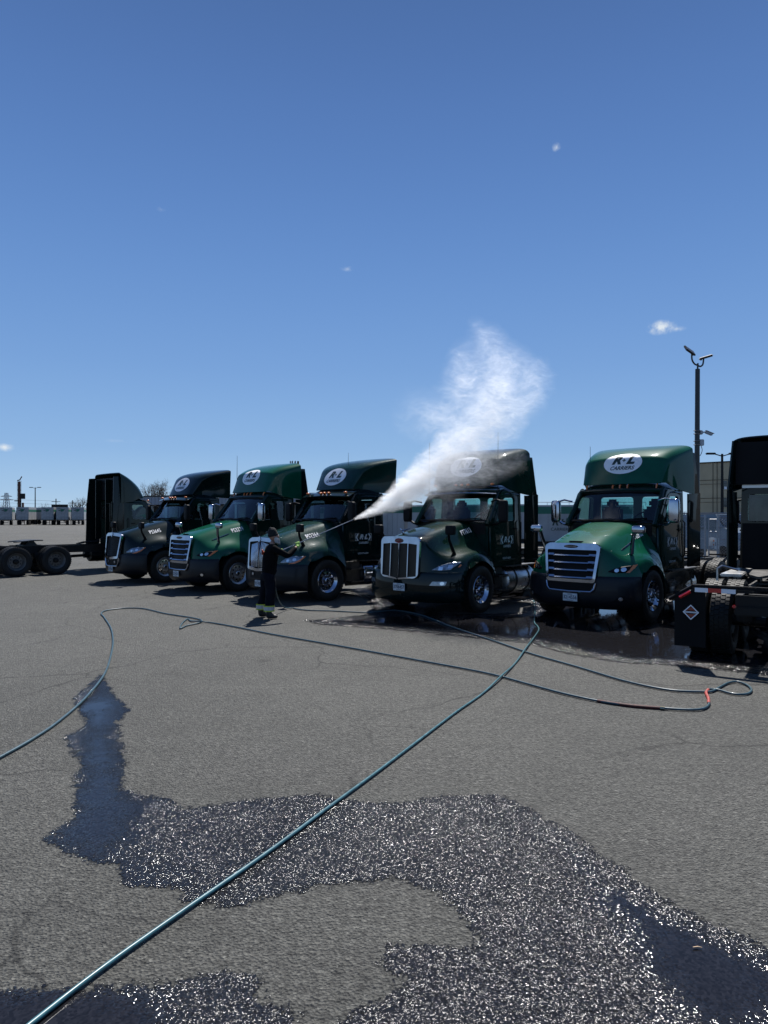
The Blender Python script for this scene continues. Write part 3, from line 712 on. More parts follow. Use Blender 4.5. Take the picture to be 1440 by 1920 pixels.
    AM = {'round': [(.98, 1.0), (1.03, 1.0), (1.085, 1.09), (1.10, 1.15), (1.05, 1.14), (1.02, 1.05)],
          'vee': [(.86, .94), (.99, .95), (1.07, 1.0), (1.115, 1.12), (1.10, 1.125), (1.05, 1.04), (.97, .985)],
          'long': [(1.08, 1.02), (1.10, 1.02), (1.115, 1.06), (1.095, 1.08)]}[k]
    for s in (1, -1):
        fl = lambda p: [(a * s, b) for a, b in p]
        def hl():
            m = MB(); project(fill2d(rounded(fl(HL), .03)), bh, (3, 0, 0), (0, 1, 0), (0, 0, 1), (-1, 0, 0), .014, .035, m); return modded(m.mesh('hl', recalc=True), 0, .012)
        h = link('headlight', cached(('hl', k, s), hl), 'lens' if k != 'round' else 'black', root)
        def hb():
            m = MB()
            for (a, b, r) in ({'round': ((.84, 1.045, .034), (.94, 1.06, .040)), 'vee': ((.84, 1.02, .03), (.96, 1.045, .035)), 'long': ((.82, 1.0, .036), (.97, 1.035, .036))}[k][q_lamp],):
                pl = ellipse(0, 0, r, r, 16) if k != 'long' else rounded([(-r, -r), (r, -r), (r, r), (-r, r)], .01)
                project(fill2d([(s * a + q[0], b + q[1]) for q in pl]), bh, (3, 0, 0), (0, 1, 0), (0, 0, 1), (-1, 0, 0), .019, .03, m)
            return m.mesh('hb')
        for q_lamp in (0, 1): link('lamp', cached(('hb', k, s, q_lamp), hb), 'bulb', h)
        def am():
            m = MB(); project(fill2d(fl(AM)), bh, (3, 0, 0), (0, 1, 0), (0, 0, 1), (-1, 0, 0), .021, .03, m); return m.mesh('am')
        link('turn_signal', cached(('am', k, s), am), 'amber', h)
        if k in ('round', 'long'):
            def fg():
                m = MB()
                pl = rounded([(.78, .44), (.98, .46), (1.03, .56), (.97, .57)], .02) if k == 'round' else rounded([(.72, .66), (1.0, .665), (1.02, .745), (.78, .745)], .015)
                project(fill2d(fl(pl)), bh, (3, 0, 0), (0, 1, 0), (0, 0, 1), (-1, 0, 0), .006, .035, m); return m.mesh('fg')
            f = link('fog_light', cached(('fg', k, s), fg), 'black' if k == 'round' else 'lens', bump)
            def fgl():
                m = MB(); project(fill2d(ellipse(s * .95, .51 if k == 'round' else .705, .035, .035, 14)), bh, (3, 0, 0), (0, 1, 0), (0, 0, 1), (-1, 0, 0), .011, .03, m); return m.mesh('fgl')
            link('lamp', cached(('fgl', k, s), fgl), 'bulb', f)
    # ---- licence plate
    px0 = 1.30 if k == 'long' else 1.232
    vis_w = 'number' in spec
    pz = {'round': .50, 'vee': .44, 'long': .60}[k]; py = spec.get('plate_y', -.1)
    T = Matrix.Translation((px0 + .02 + (.1 if k == 'long' else 0), py, pz))
    pl = MB().cbox((0, 0, 0), (.008, .31, .155), .004, T).build('license_plate', 'platewhite', root)
    m = MB(); O = (px0 + .026 + (.1 if k == 'long' else 0), py, pz)
    if vis_w: flat2d(m, text2d(spec['plate'], .1, .0022, 0, .82), Vector(O) + Vector((0, 0, -.002)), (0, 1, 0), (0, 0, 1)); flat2d(m, text2d('INDIANA', .026, .0005), Vector(O) + Vector((0, 0, .056)), (0, 1, 0), (0, 0, 1))
    flat2d(m, text2d('APPORTIONED', .02, .0004), Vector(O) + Vector((0, 0, -.06)), (0, 1, 0), (0, 0, 1)); 
    if vis_w: m.build('lettering', 'plateink', pl, recalc=False)
    # ---- marker lights on the roof edge
    def ml(y):
        m = MB(); m.T = Matrix.Rotation(0, 4, 'Z')
        if k == 'round': m.tube([(-1.0 - abs(y) * .05, y, 2.68), (-1.03 - abs(y) * .05, y, 2.76), (-1.12 - abs(y) * .05, y, 2.825)], [.012, .022, .012], 8)
        else:
            x = -.80 if k == 'vee' else -.98; m.sphere((x - abs(y) * .08, y, 2.70 if k == 'vee' else 2.83), (.05, .045, .03), 12, 6)
        return m.mesh('ml')
    for y in (-.80, -.17, 0, .17, .80): link('marker_light', cached(('ml', k, y), lambda: ml(y)), 'amber', root)
    # ---- sun visor
    if k != 'round' or spec.get('visor'):
        def vis():
            m = MB(); x0 = -.72 if k != 'long' else -.80
            rows = []
            for t in (0, .3, .65, 1.0):
                rows.append([(x0 - .36 * t - .09 * (y * y), y * 1.0, 2.625 + .13 * sin(t * pi / 2) - .03 * y * y) for y in [-1 + q / 8 for q in range(17)]])
            m.grid(rows); return m.mesh('visor', solid=.02, ang=50)
        link('sun_visor', cached(('vis', k), vis), spec.get('visor', bad), root)
        if k == 'long':
            link('trim', cached('vistrim', lambda: MB().tube([(-.80 - .09 * y * y + .012, y, 2.63 - .03 * y * y) for y in [-1 + q / 8 for q in range(17)]], .016, 6).mesh('tr')), 'chrome', root)
    # ---- antennas
    for (ax, ay, az, h) in spec.get('antennas', ((-1.3, .55, 2.83, .55),)):
        MB().tube([(ax, ay, az), (ax - .01, ay, az + .08), (ax - .02, ay, az + h)], [.014, .006, .003] if h < .8 else [.018, .010, .004], 5).build('antenna', 'black', root)
    # ---- side extenders / aero panels
    full = spec.get('full_ext', False)
    if spec.get('extender', True):
        for s in (1, -1):
            def ex():
                m = MB(); o = [(-1.99, .98), (-2.46, .98), (-2.46, 2.60), (-2.40, 2.62), (-2.30, 3.50), (-2.15, 3.50), (-2.13, 2.58), (-1.99, 2.58)]
                if full: o = [(-1.99, .98), (-2.50, .98), (-2.46, 2.60), (-2.40, 3.58), (-2.13, 3.60), (-2.13, 2.58), (-1.99, 2.58)]
                panel(m, o, [], lambda u, v, w: (u, s * (1.10 + .09 * min(1, (-1.99 - u) / .25) + w - (.07 * max(0, v - 3.1) / .4)), v), .03); return m.mesh('ext', ang=30)
            e = link('side_extender', cached(('ext', s, full), ex), spec.get('ext_mat', 'green_dark'), root)
            def trm():
                m = MB(); m.tube([(-2.47, s * 1.205, .98), (-2.47, s * 1.205, 2.6)], .012, 5); return m.mesh('trm')
            link('edge_trim', cached(('trm', s), trm), 'black', e)
    # ---- tank, steps, skirts
    for s in (1, -1):
        if k == 'round':
            def sk():
                m = MB(); o = rounded([(-.72, .30), (-2.35, .30), (-2.40, .92), (-.62, .92), (-.66, .5)], .05)
                panel(m, o, [rounded([(-.86, .48), (-1.26, .48), (-1.26, .62), (-.86, .62)], .03)], lambda u, v, w: (u, s * (1.08 + w + .04 * sin((v - .3) * 5)), v), .03); return m.mesh('sk', ang=30)
            link('side_skirt', cached(('sk', s), sk), spec.get('skirt', 'green_dark'), root)
        def tank():
            m = MB(); m.lathe([(0, -2.55), (.26, -2.55), (.30, -2.52), (.31, -2.47), (.31, -1.32), (.30, -1.27), (.26, -1.24), (0, -1.24)], 32, 'z', Matrix.Translation((0, s * .82, .60)) @ Matrix.Rotation(radians(90), 4, 'Y')); return m.mesh('tank', ang=40)
        tk = link('fuel_tank', cached(('tank', s), tank), spec.get('tank', 'alu'), root)
        def strap():
            m = MB()
            for x in (-1.6, -2.2): m.lathe([(.315, -.03), (.32, -.028), (.32, .028), (.315, .03)], 32, 'z', Matrix.Translation((x, s * .82, .60)) @ Matrix.Rotation(radians(90), 4, 'Y'))
            return m.mesh('strap')
        link('strap', cached(('strap', s), strap), 'frame', tk)
        def step():
            m = MB()
            for z, w2 in ((.42, .0), (.74, .03)): m.cbox((-.98, s * 1.05, z), (.44, .2, .035), .01); 
            for i in range(6): m.box(-1.18 + .07 * i, -1.15 + .07 * i, s * .96 if s > 0 else -1.14, s * 1.14 if s > 0 else -.96, .757, .765)
            m.cbox((-.98, s * .93, .62), (.5, .03, .62), .01); m.cbox((-1.9, s * .98, .935), (1.5, .26, .03), .01); return m.mesh('step')
        link('step', cached(('step', s), step), spec.get('step', 'steel'), root)
    # ---- wheels
    fr_ = spec.get('rims', 'alu')
    for s in (1, -1):
        add_wheel(root, 0, s * 1.04, s, False, fr_)
        for tx in (t1, t2):
            add_wheel(root, tx, s * 1.08, s, True, spec.get('rear_rims', 'rimpaint')); add_wheel(root, tx, s * .75, s, True, 'rimpaint', inner=True)
    # ---- rear: mud flaps, tail lights
    for s in (1, -1):
        fl_ = MB(); fy = s * .92
        rows = [[(-L - .05 + .03 * sin(y * 9 + z * 3) * (1.0 - z), fy + y, z) for y in [s * .10 + (-.31 + .062 * q) * .66 for q in range(11)]] for z in [.25 + .079 * i for i in range(11)]]
        fl_.grid(rows); f = link('mud_flap', cached(('flap', s, L), lambda: fl_.mesh('flap', solid=.012)), 'rubber', root)
        def hang():
            m = MB(); m.cbox((-L - .03, s * .62, 1.06), (.05, .80, .04), .01); return m.mesh('hang')
        link('flap_hanger', cached(('hang', s, L), hang), 'frame', root)
        for q, (y, z, r) in enumerate(((.30, .80, .05), (.16, .86, .028)) if not spec.get('tape') else ()):
            MB().cyl((-L - .075, s * y, z), (-L - .095, s * y, z), r, 16).build('tail_light', 'red' if q == 0 else 'red', root)
        if spec.get('tape'):
            m = MB()
            for i, mm_ in enumerate(('w', 'r', 'w')):
                pass
    # ---- writing
    def logo(m1, m2, vfp):
        pass
    if spec.get('roof_logo', True):
        D = Vector((-1, 0, -.5)).normalized(); U = Vector((0, 1, 0)); V = Vector((-.447, 0, .894)).normalized()
        # aim at the front slope of the fairing
        tgt = Vector((-1.17, 0, 3.27 if fk != 'pinched' else 3.14)); O = tgt - D * 3
        rl = link('roof_logo', cached(('rl', fk), lambda: project(fill2d(ellipse(0, 0, .44, .27, 40)), bf, O, U, V, D, .006, .05).mesh('rl', recalc=False)), 'white', fair)
        def lt():
            m = MB(); project(([(a, b + .055) for a, b in text2d('R', .27, .014, .35, 1.2)[0]], text2d('R', .27, .014, .35, 1.2)[1]), bf, O + U * -.15, U, V, D, .011, .04, m)
            project(([(a, b + .055) for a, b in text2d('L', .27, .016, .35, 1.2)[0]], text2d('L', .27, .016, .35, 1.2)[1]), bf, O + U * .17, U, V, D, .011, .04, m)
            project(([(a, b + .05) for a, b in text2d('+', .14, .004)[0]], text2d('+', .14, .004)[1]), bf, O + U * .03, U, V, D, .013, .04, m)
            project(([(a, b - .135) for a, b in text2d('CARRIERS', .125, .003, .3)[0]], text2d('CARRIERS', .125, .003, .3)[1]), bf, O, U, V, D, .011, .04, m)
            return m.mesh('lt', recalc=False)
        link('roof_lettering', cached(('rlt', fk), lt), 'ink', fair)
    for s in ((1, -1) if vis_w else ()):
        # fleet number on the hood side
        U = Vector((-1, 0, .19 * 1)).normalized() if s > 0 else Vector((1, 0, -.19)).normalized(); V = Vector((.15, 0, 1)).normalized()
        nx, nz = spec.get('num_at', (-.22, 1.70) if k != 'vee' else (.16, 1.60)); m = MB()
        project(text2d(spec['number'], .145, .0012, 0, .82, 1.08), bh, (nx, s * 3, nz), U, V, (0, -s, 0), .006, .05, m)
        link('fleet_number', m.mesh('num', recalc=False), 'white', hood)
        m = MB(); ux = Vector((-s, 0, 0)); vz = Vector((0, 0, 1)); y = s * 1.0; cx = -1.24; zc = 1.55
        bd_ = cached(('bvhd', s), lambda: bvh_of(cabm, CACHE[('door', s)]))
        def P2(vf, dx, dz, key_off=-.011): 
            v, f = vf; project(([(a + dx, b + dz) for a, b in v], f), bd_, (cx, s * 3, zc), ux, vz, (0, -s, 0), .0165 + key_off, .2, m)
        def dl():
            P2(text2d('R', .17, .006, .35, 1.15), -.08, 0); P2(text2d('L', .17, .008, .35, 1.15), .08, 0); P2(text2d('+', .07, .002), .015, 0)
            for q in (1, -1):
                P2(fill2d([(q * .165, .08), (q * .21, .08), (q * .262, 0), (q * .21, -.08), (q * .165, -.08), (q * .217, 0)][::q]), 0, 0)
                P2(fill2d([(q * .27, .09), (q * .278, .09), (q * .278, -.09), (q * .27, -.09)][::q]), 0, 0)
                P2(fill2d([(q * .15, .092), (q * .278, .092), (q * .278, .086), (q * .15, .086)][::q]), 0, 0)
                P2(fill2d([(q * .15, -.086), (q * .278, -.086), (q * .278, -.092), (q * .15, -.092)][::q]), 0, 0)
            P2(text2d('CARRIERS', .075, .001, .3), 0, -.15)
            return m.mesh('dl', recalc=False)
        link('door_emblem', cached(('dl', s), dl), 'ghost', root); m = MB()
        def du():
            P2(text2d('USDOT 63391', .06, .0008), 0, -.42); return m.mesh('du', recalc=False)
        link('door_lettering', cached(('du', s), du), 'ghost', root)
    return root

T = dict
GAP = {}
trucks = [
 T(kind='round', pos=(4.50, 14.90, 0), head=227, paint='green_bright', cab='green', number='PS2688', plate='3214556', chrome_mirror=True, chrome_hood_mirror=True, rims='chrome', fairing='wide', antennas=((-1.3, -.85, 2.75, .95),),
   label='bright green tractor numbered PS2688 with chrome slatted grille, rightmost facing us', plate_y=.02),
 T(kind='long', pos=(1.21, 16.07, 0), head=230, paint='green', number='PT7613', plate='3706457', fairing='tall', rims='chrome', antennas=((-1.0, -.97, 2.60, 1.30), (-1.0, .97, 2.60, 1.40), (-1.35, -.6, 2.8, 1.05)), bumper='green_dark', visor='green', num_at=(-.30, 1.74),
   label='dark green tractor numbered PT7613 with red oval badge, standing in the spray', plate_y=.02),
 T(kind='vee', pos=(-2.17, 18.28, 0), head=223, paint='green_wet', cab='green_dark', number='PS2364', plate='3214507', fairing='pinched', extender=False, rims='chrome', tank='chrome', antennas=((-1.45, .2, 3.4, .4),),
   label='wet green tractor numbered PS2364 with chrome vertical-bar grille beside the washing man', plate_y=.0),
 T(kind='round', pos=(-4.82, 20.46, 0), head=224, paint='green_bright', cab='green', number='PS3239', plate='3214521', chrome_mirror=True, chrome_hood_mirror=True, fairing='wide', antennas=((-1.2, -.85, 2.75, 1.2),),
   label='green tractor numbered PS3239 with chrome slatted grille, left of the washed one', plate_y=-.05),
 T(kind='vee', pos=(-7.63, 23.06, 0), head=224, paint='green_dark', cab='green_dark', number='PS3645', plate='3214536', black_grille=True, fairing='pinched', extender=False,
   label='near-black green tractor numbered PS3645 with black open grille in chrome frame', plate_y=-.05),
 T(kind='vee', pos=(-9.32, 29.33, 0), head=45, rear=(6.5, -4.5, -5.83), full_ext=True, roof_logo=False, paint='green', fairing='sloped', visor='chrome', row=False, step='frame', tank='frame',
   label='dark tractor at far left facing away with bare rear axles showing', plate_y=0),
]
trucks.append(T(kind='vee', pos=(9.17, 15.4, 0), head=56, paint='green_dark', full_ext=True, fairing='wide', rear=(7.1, -4.6, -5.95), row=False, tape=True, roof_logo=False, step='frame', tank='frame',
   label='black tractor at the right edge seen from behind with diamond mud flap'))
GRILLE = []
built = [truck(t) for t in trucks]
for i in (5, 6):
    MB().box(-2.20, -2.14, -1.10, 1.10, 2.72, 3.56).build('fairing_back', 'black', built[i])
    for y in (-.45, .45): MB().box(-2.42, -2.20, y - .012, y + .012, 1.2, 3.5).build('air_fin', 'green_dark', built[i])

# marks on the rear tractor at the right edge: reflective tape, diamond emblem, cross beam
t7 = built[6]; L7 = 7.1
M['dimglass'] = glass('dark_tinted_glass', (.22, .26, .26))
for c in t7.children:
    if 'window' in c.name: c.material_slots[0].link = 'OBJECT'; c.material_slots[0].material = M['dimglass']
for y0, y1, c in ((.95, .78, 'white'), (.78, .61, 'red'), (.61, .43, 'white')):
    MB().box(-L7 - .075, -L7 - .068, min(y0, y1), max(y0, y1), 1.03, 1.09).build('reflective_tape', c, t7)
MB().cbox((-L7 - .045, .50, 1.11), (.07, 1.0, .05), .01).build('flap_bar', 'black', t7)
MB().tube([(-L7 - .05, .99, 1.10), (-L7 - .05, 1.12, 1.02), (-L7 - .04, 1.30, .90)], .024, 8).build('flap_bar', 'black', t7)
MB().tube([(-L7 - .09, 1.005, 1.035), (-L7 - .085, 1.15, .945)], .024, 4).build('reflective_tape', 'red', t7)
m = MB(); O = Vector((-L7 - .085, 1.0, .74)); U = Vector((0, -1, 0)); V = Vector((0, 0, 1))
def dia(r): return [(0, r), (r, 0), (0, -r), (-r, 0)]
v, f = fill2d(dia(.108), [dia(.088)[::-1]]); flat2d(m, (v, f), O, U, V); e = m.build('diamond_emblem', 'white', t7, recalc=False)
M['orange'] = mat('orange_rubber_paint', (.28, .05, .02), .6)
m = MB()
for q in ([(0, .11), (.035, .035), (-.035, .035)], [(0, -.11), (.035, -.035), (-.035, -.035)], [(-.10, .018), (-.025, .045), (-.01, .105)], [(.10, .018), (.01, .105), (.025, .045)], [(-.10, -.018), (-.01, -.105), (-.025, -.045)], [(.10, -.018), (.025, -.045), (.01, -.105)]): flat2d(m, fill2d([(a * .7, b_ * .7) for a, b_ in q]), O, U, V)
m.build('emblem_fill', 'orange', e, recalc=False)
m = MB(); v, f = fill2d([(-.084, -.011), (.084, -.011), (.084, .011), (-.084, .011)]); flat2d(m, (v, f), O, U, V, .001); m.build('emblem_band', 'ghost', e, recalc=False)
MB().cbox((-2.05, 0, 2.74), (.05, 2.0, .17), .01).build('cross_beam', 'alu', t7)
MB().cbox((-3.4, .9, 1.06), (1.7, .35, .05), .015).build('deck_plate', 'alu', t7)
MB().tube([(-5.0, 1.0, 1.02), (-5.0, 1.0, 1.22), (-4.85, .95, 1.26), (-4.85, .7, 1.2)], .02, 6).build('grab_loop', 'alu', t7)
M['glint'] = M['alu']
for y, z, r in ((-.12, .84, .06), (.45, .86, .022), (-.2, .92, .022)): MB().cyl((-L7 - .08, y, z), (-L7 - .10, y, z), r, 18).build('tail_light', 'ghost' if r > .05 else 'red', t7)
MB().box(-2.04, -2.0, -1.0, 1.0, 1.0, 1.95).build('cab_rear_cover', 'black', t7)
for q in range(7): MB().tube([(-L7 + .0, -.30 + .0 * q, .98), (-L7 - .02, -.30, .98 - .02 * q)], .004, 4) if False else None

# ------------------------------------------------------------------ ground
def asphalt():
    m, n, l, b = new_mat('asphalt'); t = n.new('ShaderNodeTexCoord')
    def tex(kind, scale, **k):
        q = n.new(kind); q.inputs['Scale'].default_value = scale
        for a, v in k.items(): q.inputs[a].default_value = v
        l.new(t.outputs['Object'], q.inputs['Vector']); return q
    def ramp(src, stops):
        r = n.new('ShaderNodeValToRGB'); e = r.color_ramp.elements
        while len(e) < len(stops): e.new(.5)
        for q, (p, c) in zip(e, stops): q.position = p; q.color = (c, c, c, 1) if not isinstance(c, tuple) else c + (1,)
        l.new(src, r.inputs[0]); return r.outputs[0]
    def mixc(a, bb, fac=1.0, mode='MULTIPLY'):
        q = n.new('ShaderNodeMix'); q.data_type = 'RGBA'; q.blend_type = mode; q.inputs[0].default_value = fac; l.new(a, q.inputs[6]); l.new(bb, q.inputs[7]); return q.outputs[2]
    big = ramp(tex('ShaderNodeTexNoise', .22, Detail=5, Roughness=.6).outputs[0], [(.3, (.062, .0615, .055)), (.7, (.088, .087, .078))])
    mid = ramp(tex('ShaderNodeTexNoise', 2.6, Detail=6, Roughness=.65).outputs[0], [(.3, .84), (.7, 1.1)])
    vo = tex('ShaderNodeTexVoronoi', 62.0); agg = ramp(vo.outputs['Color'], [(.0, .55), (.45, .95), (.8, 1.1), (1, 1.9)])
    fine = ramp(tex('ShaderNodeTexNoise', 34, Detail=4, Roughness=.8).outputs[0], [(.3, .5), (.5, .98), (.72, 1.45)])
    g3 = ramp(tex('ShaderNodeTexNoise', 17, Detail=6, Roughness=.85).outputs[0], [(.36, .35), (.5, 1.0), (.66, 1.65)])
    pits = ramp(tex('ShaderNodeTexVoronoi', 9.0, Randomness=1).outputs['Distance'], [(.03, .35), (.09, 1)])
    c = mixc(mixc(mixc(big, mid), agg, .8), fine, .75); c = mixc(mixc(c, pits, .6), g3, .8)
    sv_ = tex('ShaderNodeTexVoronoi', .9); st = ramp(sv_.outputs['Distance'], [(.05, .62), (.13, 1)]); sw_ = tex('ShaderNodeTexNoise', .8, Detail=4); sm_ = ramp(sw_.outputs[0], [(.5, 0.0), (.62, 1.0)])
    q0 = n.new('ShaderNodeMix'); q0.data_type = 'RGBA'; q0.blend_type = 'MULTIPLY'; l.new(sm_, q0.inputs[0]); l.new(c, q0.inputs[6]); l.new(st, q0.inputs[7]); c = q0.outputs[2]
    # hairline cracks
    wn = tex('ShaderNodeTexNoise', 1.3, Detail=6); ad = n.new('ShaderNodeMix'); ad.data_type = 'RGBA'; ad.inputs[0].default_value = .35
    l.new(t.outputs['Object'], ad.inputs[6]); l.new(wn.outputs['Color'], ad.inputs[7])
    cv = n.new('ShaderNodeTexVoronoi'); cv.feature = 'DISTANCE_TO_EDGE'; cv.inputs['Scale'].default_value = .62; l.new(ad.outputs[2], cv.inputs['Vector'])
    crk = ramp(cv.outputs['Distance'], [(0, .25), (.004, .5), (.009, 1)])
    msk = ramp(tex('ShaderNodeTexNoise', .35, Detail=3).outputs[0], [(.44, 0.0), (.56, .9)])
    q = n.new('ShaderNodeMix'); q.data_type = 'RGBA'; q.blend_type = 'MULTIPLY'; l.new(msk, q.inputs[0]); l.new(c, q.inputs[6]); l.new(crk, q.inputs[7])
    l.new(q.outputs[2], b.inputs['Base Color'])
    b.inputs['Roughness'].default_value = .8; b.inputs['Specular IOR Level'].default_value = .35
    # relief
    hn = n.new('ShaderNodeMath'); hn.operation = 'MULTIPLY_ADD'; hn.inputs[1].default_value = .9
    l.new(vo.outputs['Distance'], hn.inputs[0]); f2 = tex('ShaderNodeTexNoise', 38, Detail=5, Roughness=.7); l.new(f2.outputs[0], hn.inputs[2])
    bp = n.new('ShaderNodeBump'); bp.inputs['Strength'].default_value = 1.0; bp.inputs['Distance'].default_value = .018
    l.new(hn.outputs[0], bp.inputs['Height']); l.new(bp.outputs[0], b.inputs['Normal'])
    return m
M['asphalt'] = asphalt()
g = MB(); g.add([(-2500, -60, 0), (2500, -60, 0), (2500, 4500, 0), (-2500, 4500, 0)], [(0, 1, 2, 3)])
struct(g.build('ground', 'asphalt'))

def wet_mat(cell=104.0, tilt=.74, name='wet_asphalt'):
    m = bpy.data.materials.new(name); m.use_nodes = True; n = m.node_tree.nodes; l = m.node_tree.links; b = n['Principled BSDF']; o = n['Material Output']
    t = n.new('ShaderNodeTexCoord'); at_ = n.new('ShaderNodeAttribute'); at_.attribute_name = 'wet'; de = n.new('ShaderNodeAttribute'); de.attribute_name = 'depth'
    def tex(kind, scale, **k):
        q = n.new(kind); q.inputs['Scale'].default_value = scale
        for a, v in k.items(): q.inputs[a].default_value = v
        l.new(t.outputs['Object'], q.inputs['Vector']); return q
    def math(op, a, bb=None, c=None, clamp=False):
        q = n.new('ShaderNodeMath'); q.operation = op; q.use_clamp = clamp
        for i, x in enumerate((a, bb, c)):
            if x is None: continue
            if isinstance(x, (int, float)): q.inputs[i].default_value = x
            else: l.new(x, q.inputs[i])
        return q.outputs[0]
    W = at_.outputs['Fac']; D = de.outputs['Fac']
    e1 = tex('ShaderNodeTexNoise', 7, Detail=8, Roughness=.7); e2 = tex('ShaderNodeTexNoise', 55, Detail=3)
    f = math('ADD', W, math('MULTIPLY', math('SUBTRACT', e1.outputs[0], .5), 1.9)); f = math('ADD', f, math('MULTIPLY', math('SUBTRACT', e2.outputs[0], .5), 1.2))
    f = math('MULTIPLY', f, 5.0, clamp=True)
    vo = tex('ShaderNodeTexVoronoi', 74.0); v2 = tex('ShaderNodeTexNoise', 95, Detail=3, Roughness=.6); v3 = tex('ShaderNodeTexNoise', 9, Detail=3)
    stones = math('MULTIPLY', math('SUBTRACT', .52, vo.outputs['Distance']), 1.5)
    hgt = math('ADD', math('MULTIPLY', stones, 1.0), math('MULTIPLY', v2.outputs[0], .9))
    # stones only break the film where it is thin
    wn = tex('ShaderNodeTexNoise', 2.4, Detail=5, Roughness=.7); D = math('ADD', D, math('MULTIPLY', math('SUBTRACT', wn.outputs[0], .5), 1.1), clamp=True)
    amt = math('SUBTRACT', 1.0, D, clamp=True); brk = math('MULTIPLY', math('ADD', math('MULTIPLY', v3.outputs[0], 1.4), -.62), 2.0)
    amt2 = math('MAXIMUM', math('ADD', math('MULTIPLY', amt, 1.25), math('MULTIPLY', brk, .18)), .0, clamp=True); amt2 = math('POWER', amt2, 1.5)
    rg = math('MULTIPLY_ADD', amt2, .11, .04); l.new(rg, b.inputs['Roughness'])
    wat = tex('ShaderNodeTexNoise', 5, Detail=2)
    H = math('ADD', math('MULTIPLY', hgt, amt2), math('MULTIPLY', wat.outputs[0], .08))
    bp = n.new('ShaderNodeBump'); bp.inputs['Strength'].default_value = 1.0; bp.inputs['Distance'].default_value = .0028
    l.new(H, bp.inputs['Height'])
    vf = tex('ShaderNodeTexVoronoi', cell); fs = n.new('ShaderNodeVectorMath'); fs.operation = 'SUBTRACT'; l.new(vf.outputs['Color'], fs.inputs[0]); fs.inputs[1].default_value = (.5, .5, .5)
    fc_ = n.new('ShaderNodeVectorMath'); fc_.operation = 'MULTIPLY'; l.new(fs.outputs[0], fc_.inputs[0]); fc_.inputs[1].default_value = (tilt, tilt, 0)
    fk_ = n.new('ShaderNodeVectorMath'); fk_.operation = 'SCALE'; l.new(fc_.outputs[0], fk_.inputs[0]); l.new(math('MINIMUM', amt2, 1.0), fk_.inputs[3])
    fa_ = n.new('ShaderNodeVectorMath'); fa_.operation = 'ADD'; l.new(bp.outputs[0], fa_.inputs[0]); l.new(fk_.outputs[0], fa_.inputs[1]); fn_ = n.new('ShaderNodeVectorMath'); fn_.operation = 'NORMALIZE'; l.new(fa_.outputs[0], fn_.inputs[0]); l.new(fn_.outputs[0], b.inputs['Normal'])
    r = n.new('ShaderNodeValToRGB'); r.color_ramp.elements[0].position = .2; r.color_ramp.elements[1].position = .9
    r.color_ramp.elements[0].color = (.007, .0068, .0075, 1); r.color_ramp.elements[1].color = (.016, .016, .019, 1)
    l.new(vo.outputs['Color'], r.inputs[0]); l.new(r.outputs[0], b.inputs['Base Color'])
    b.inputs['IOR'].default_value = 1.33; b.inputs['Specular IOR Level'].default_value = .5
    tr = n.new('ShaderNodeBsdfTransparent'); mx = n.new('ShaderNodeMixShader'); l.new(f, mx.inputs[0]); l.new(tr.outputs[0], mx.inputs[1]); l.new(b.outputs[0], mx.inputs[2]); l.new(mx.outputs[0], o.inputs[0])
    return m
M['wet'] = wet_mat(); M['puddle'] = wet_mat(46.0, 1.25, 'puddle_water')
def poly_sd(P, poly):        # signed distance, positive inside
    poly = np.array(poly); d = np.full(len(P), 1e9); ins = np.zeros(len(P), bool); n = len(poly)
    for i in range(n):
        a = poly[i]; b = poly[(i + 1) % n]; e = b - a; wv = P - a
        t = np.clip((wv @ e) / max(1e-9, e @ e), 0, 1); q = wv - t[:, None] * e; d = np.minimum(d, np.hypot(q[:, 0], q[:, 1]))
        c = ((a[1] > P[:, 1]) != (b[1] > P[:, 1])); 
        with np.errstate(divide='ignore', invalid='ignore'): xx = a[0] + (P[:, 1] - a[1]) * e[0] / (e[1] if abs(e[1]) > 1e-12 else 1e-12)
        ins ^= c & (P[:, 0] < xx)
    return np.where(ins, d, -d)
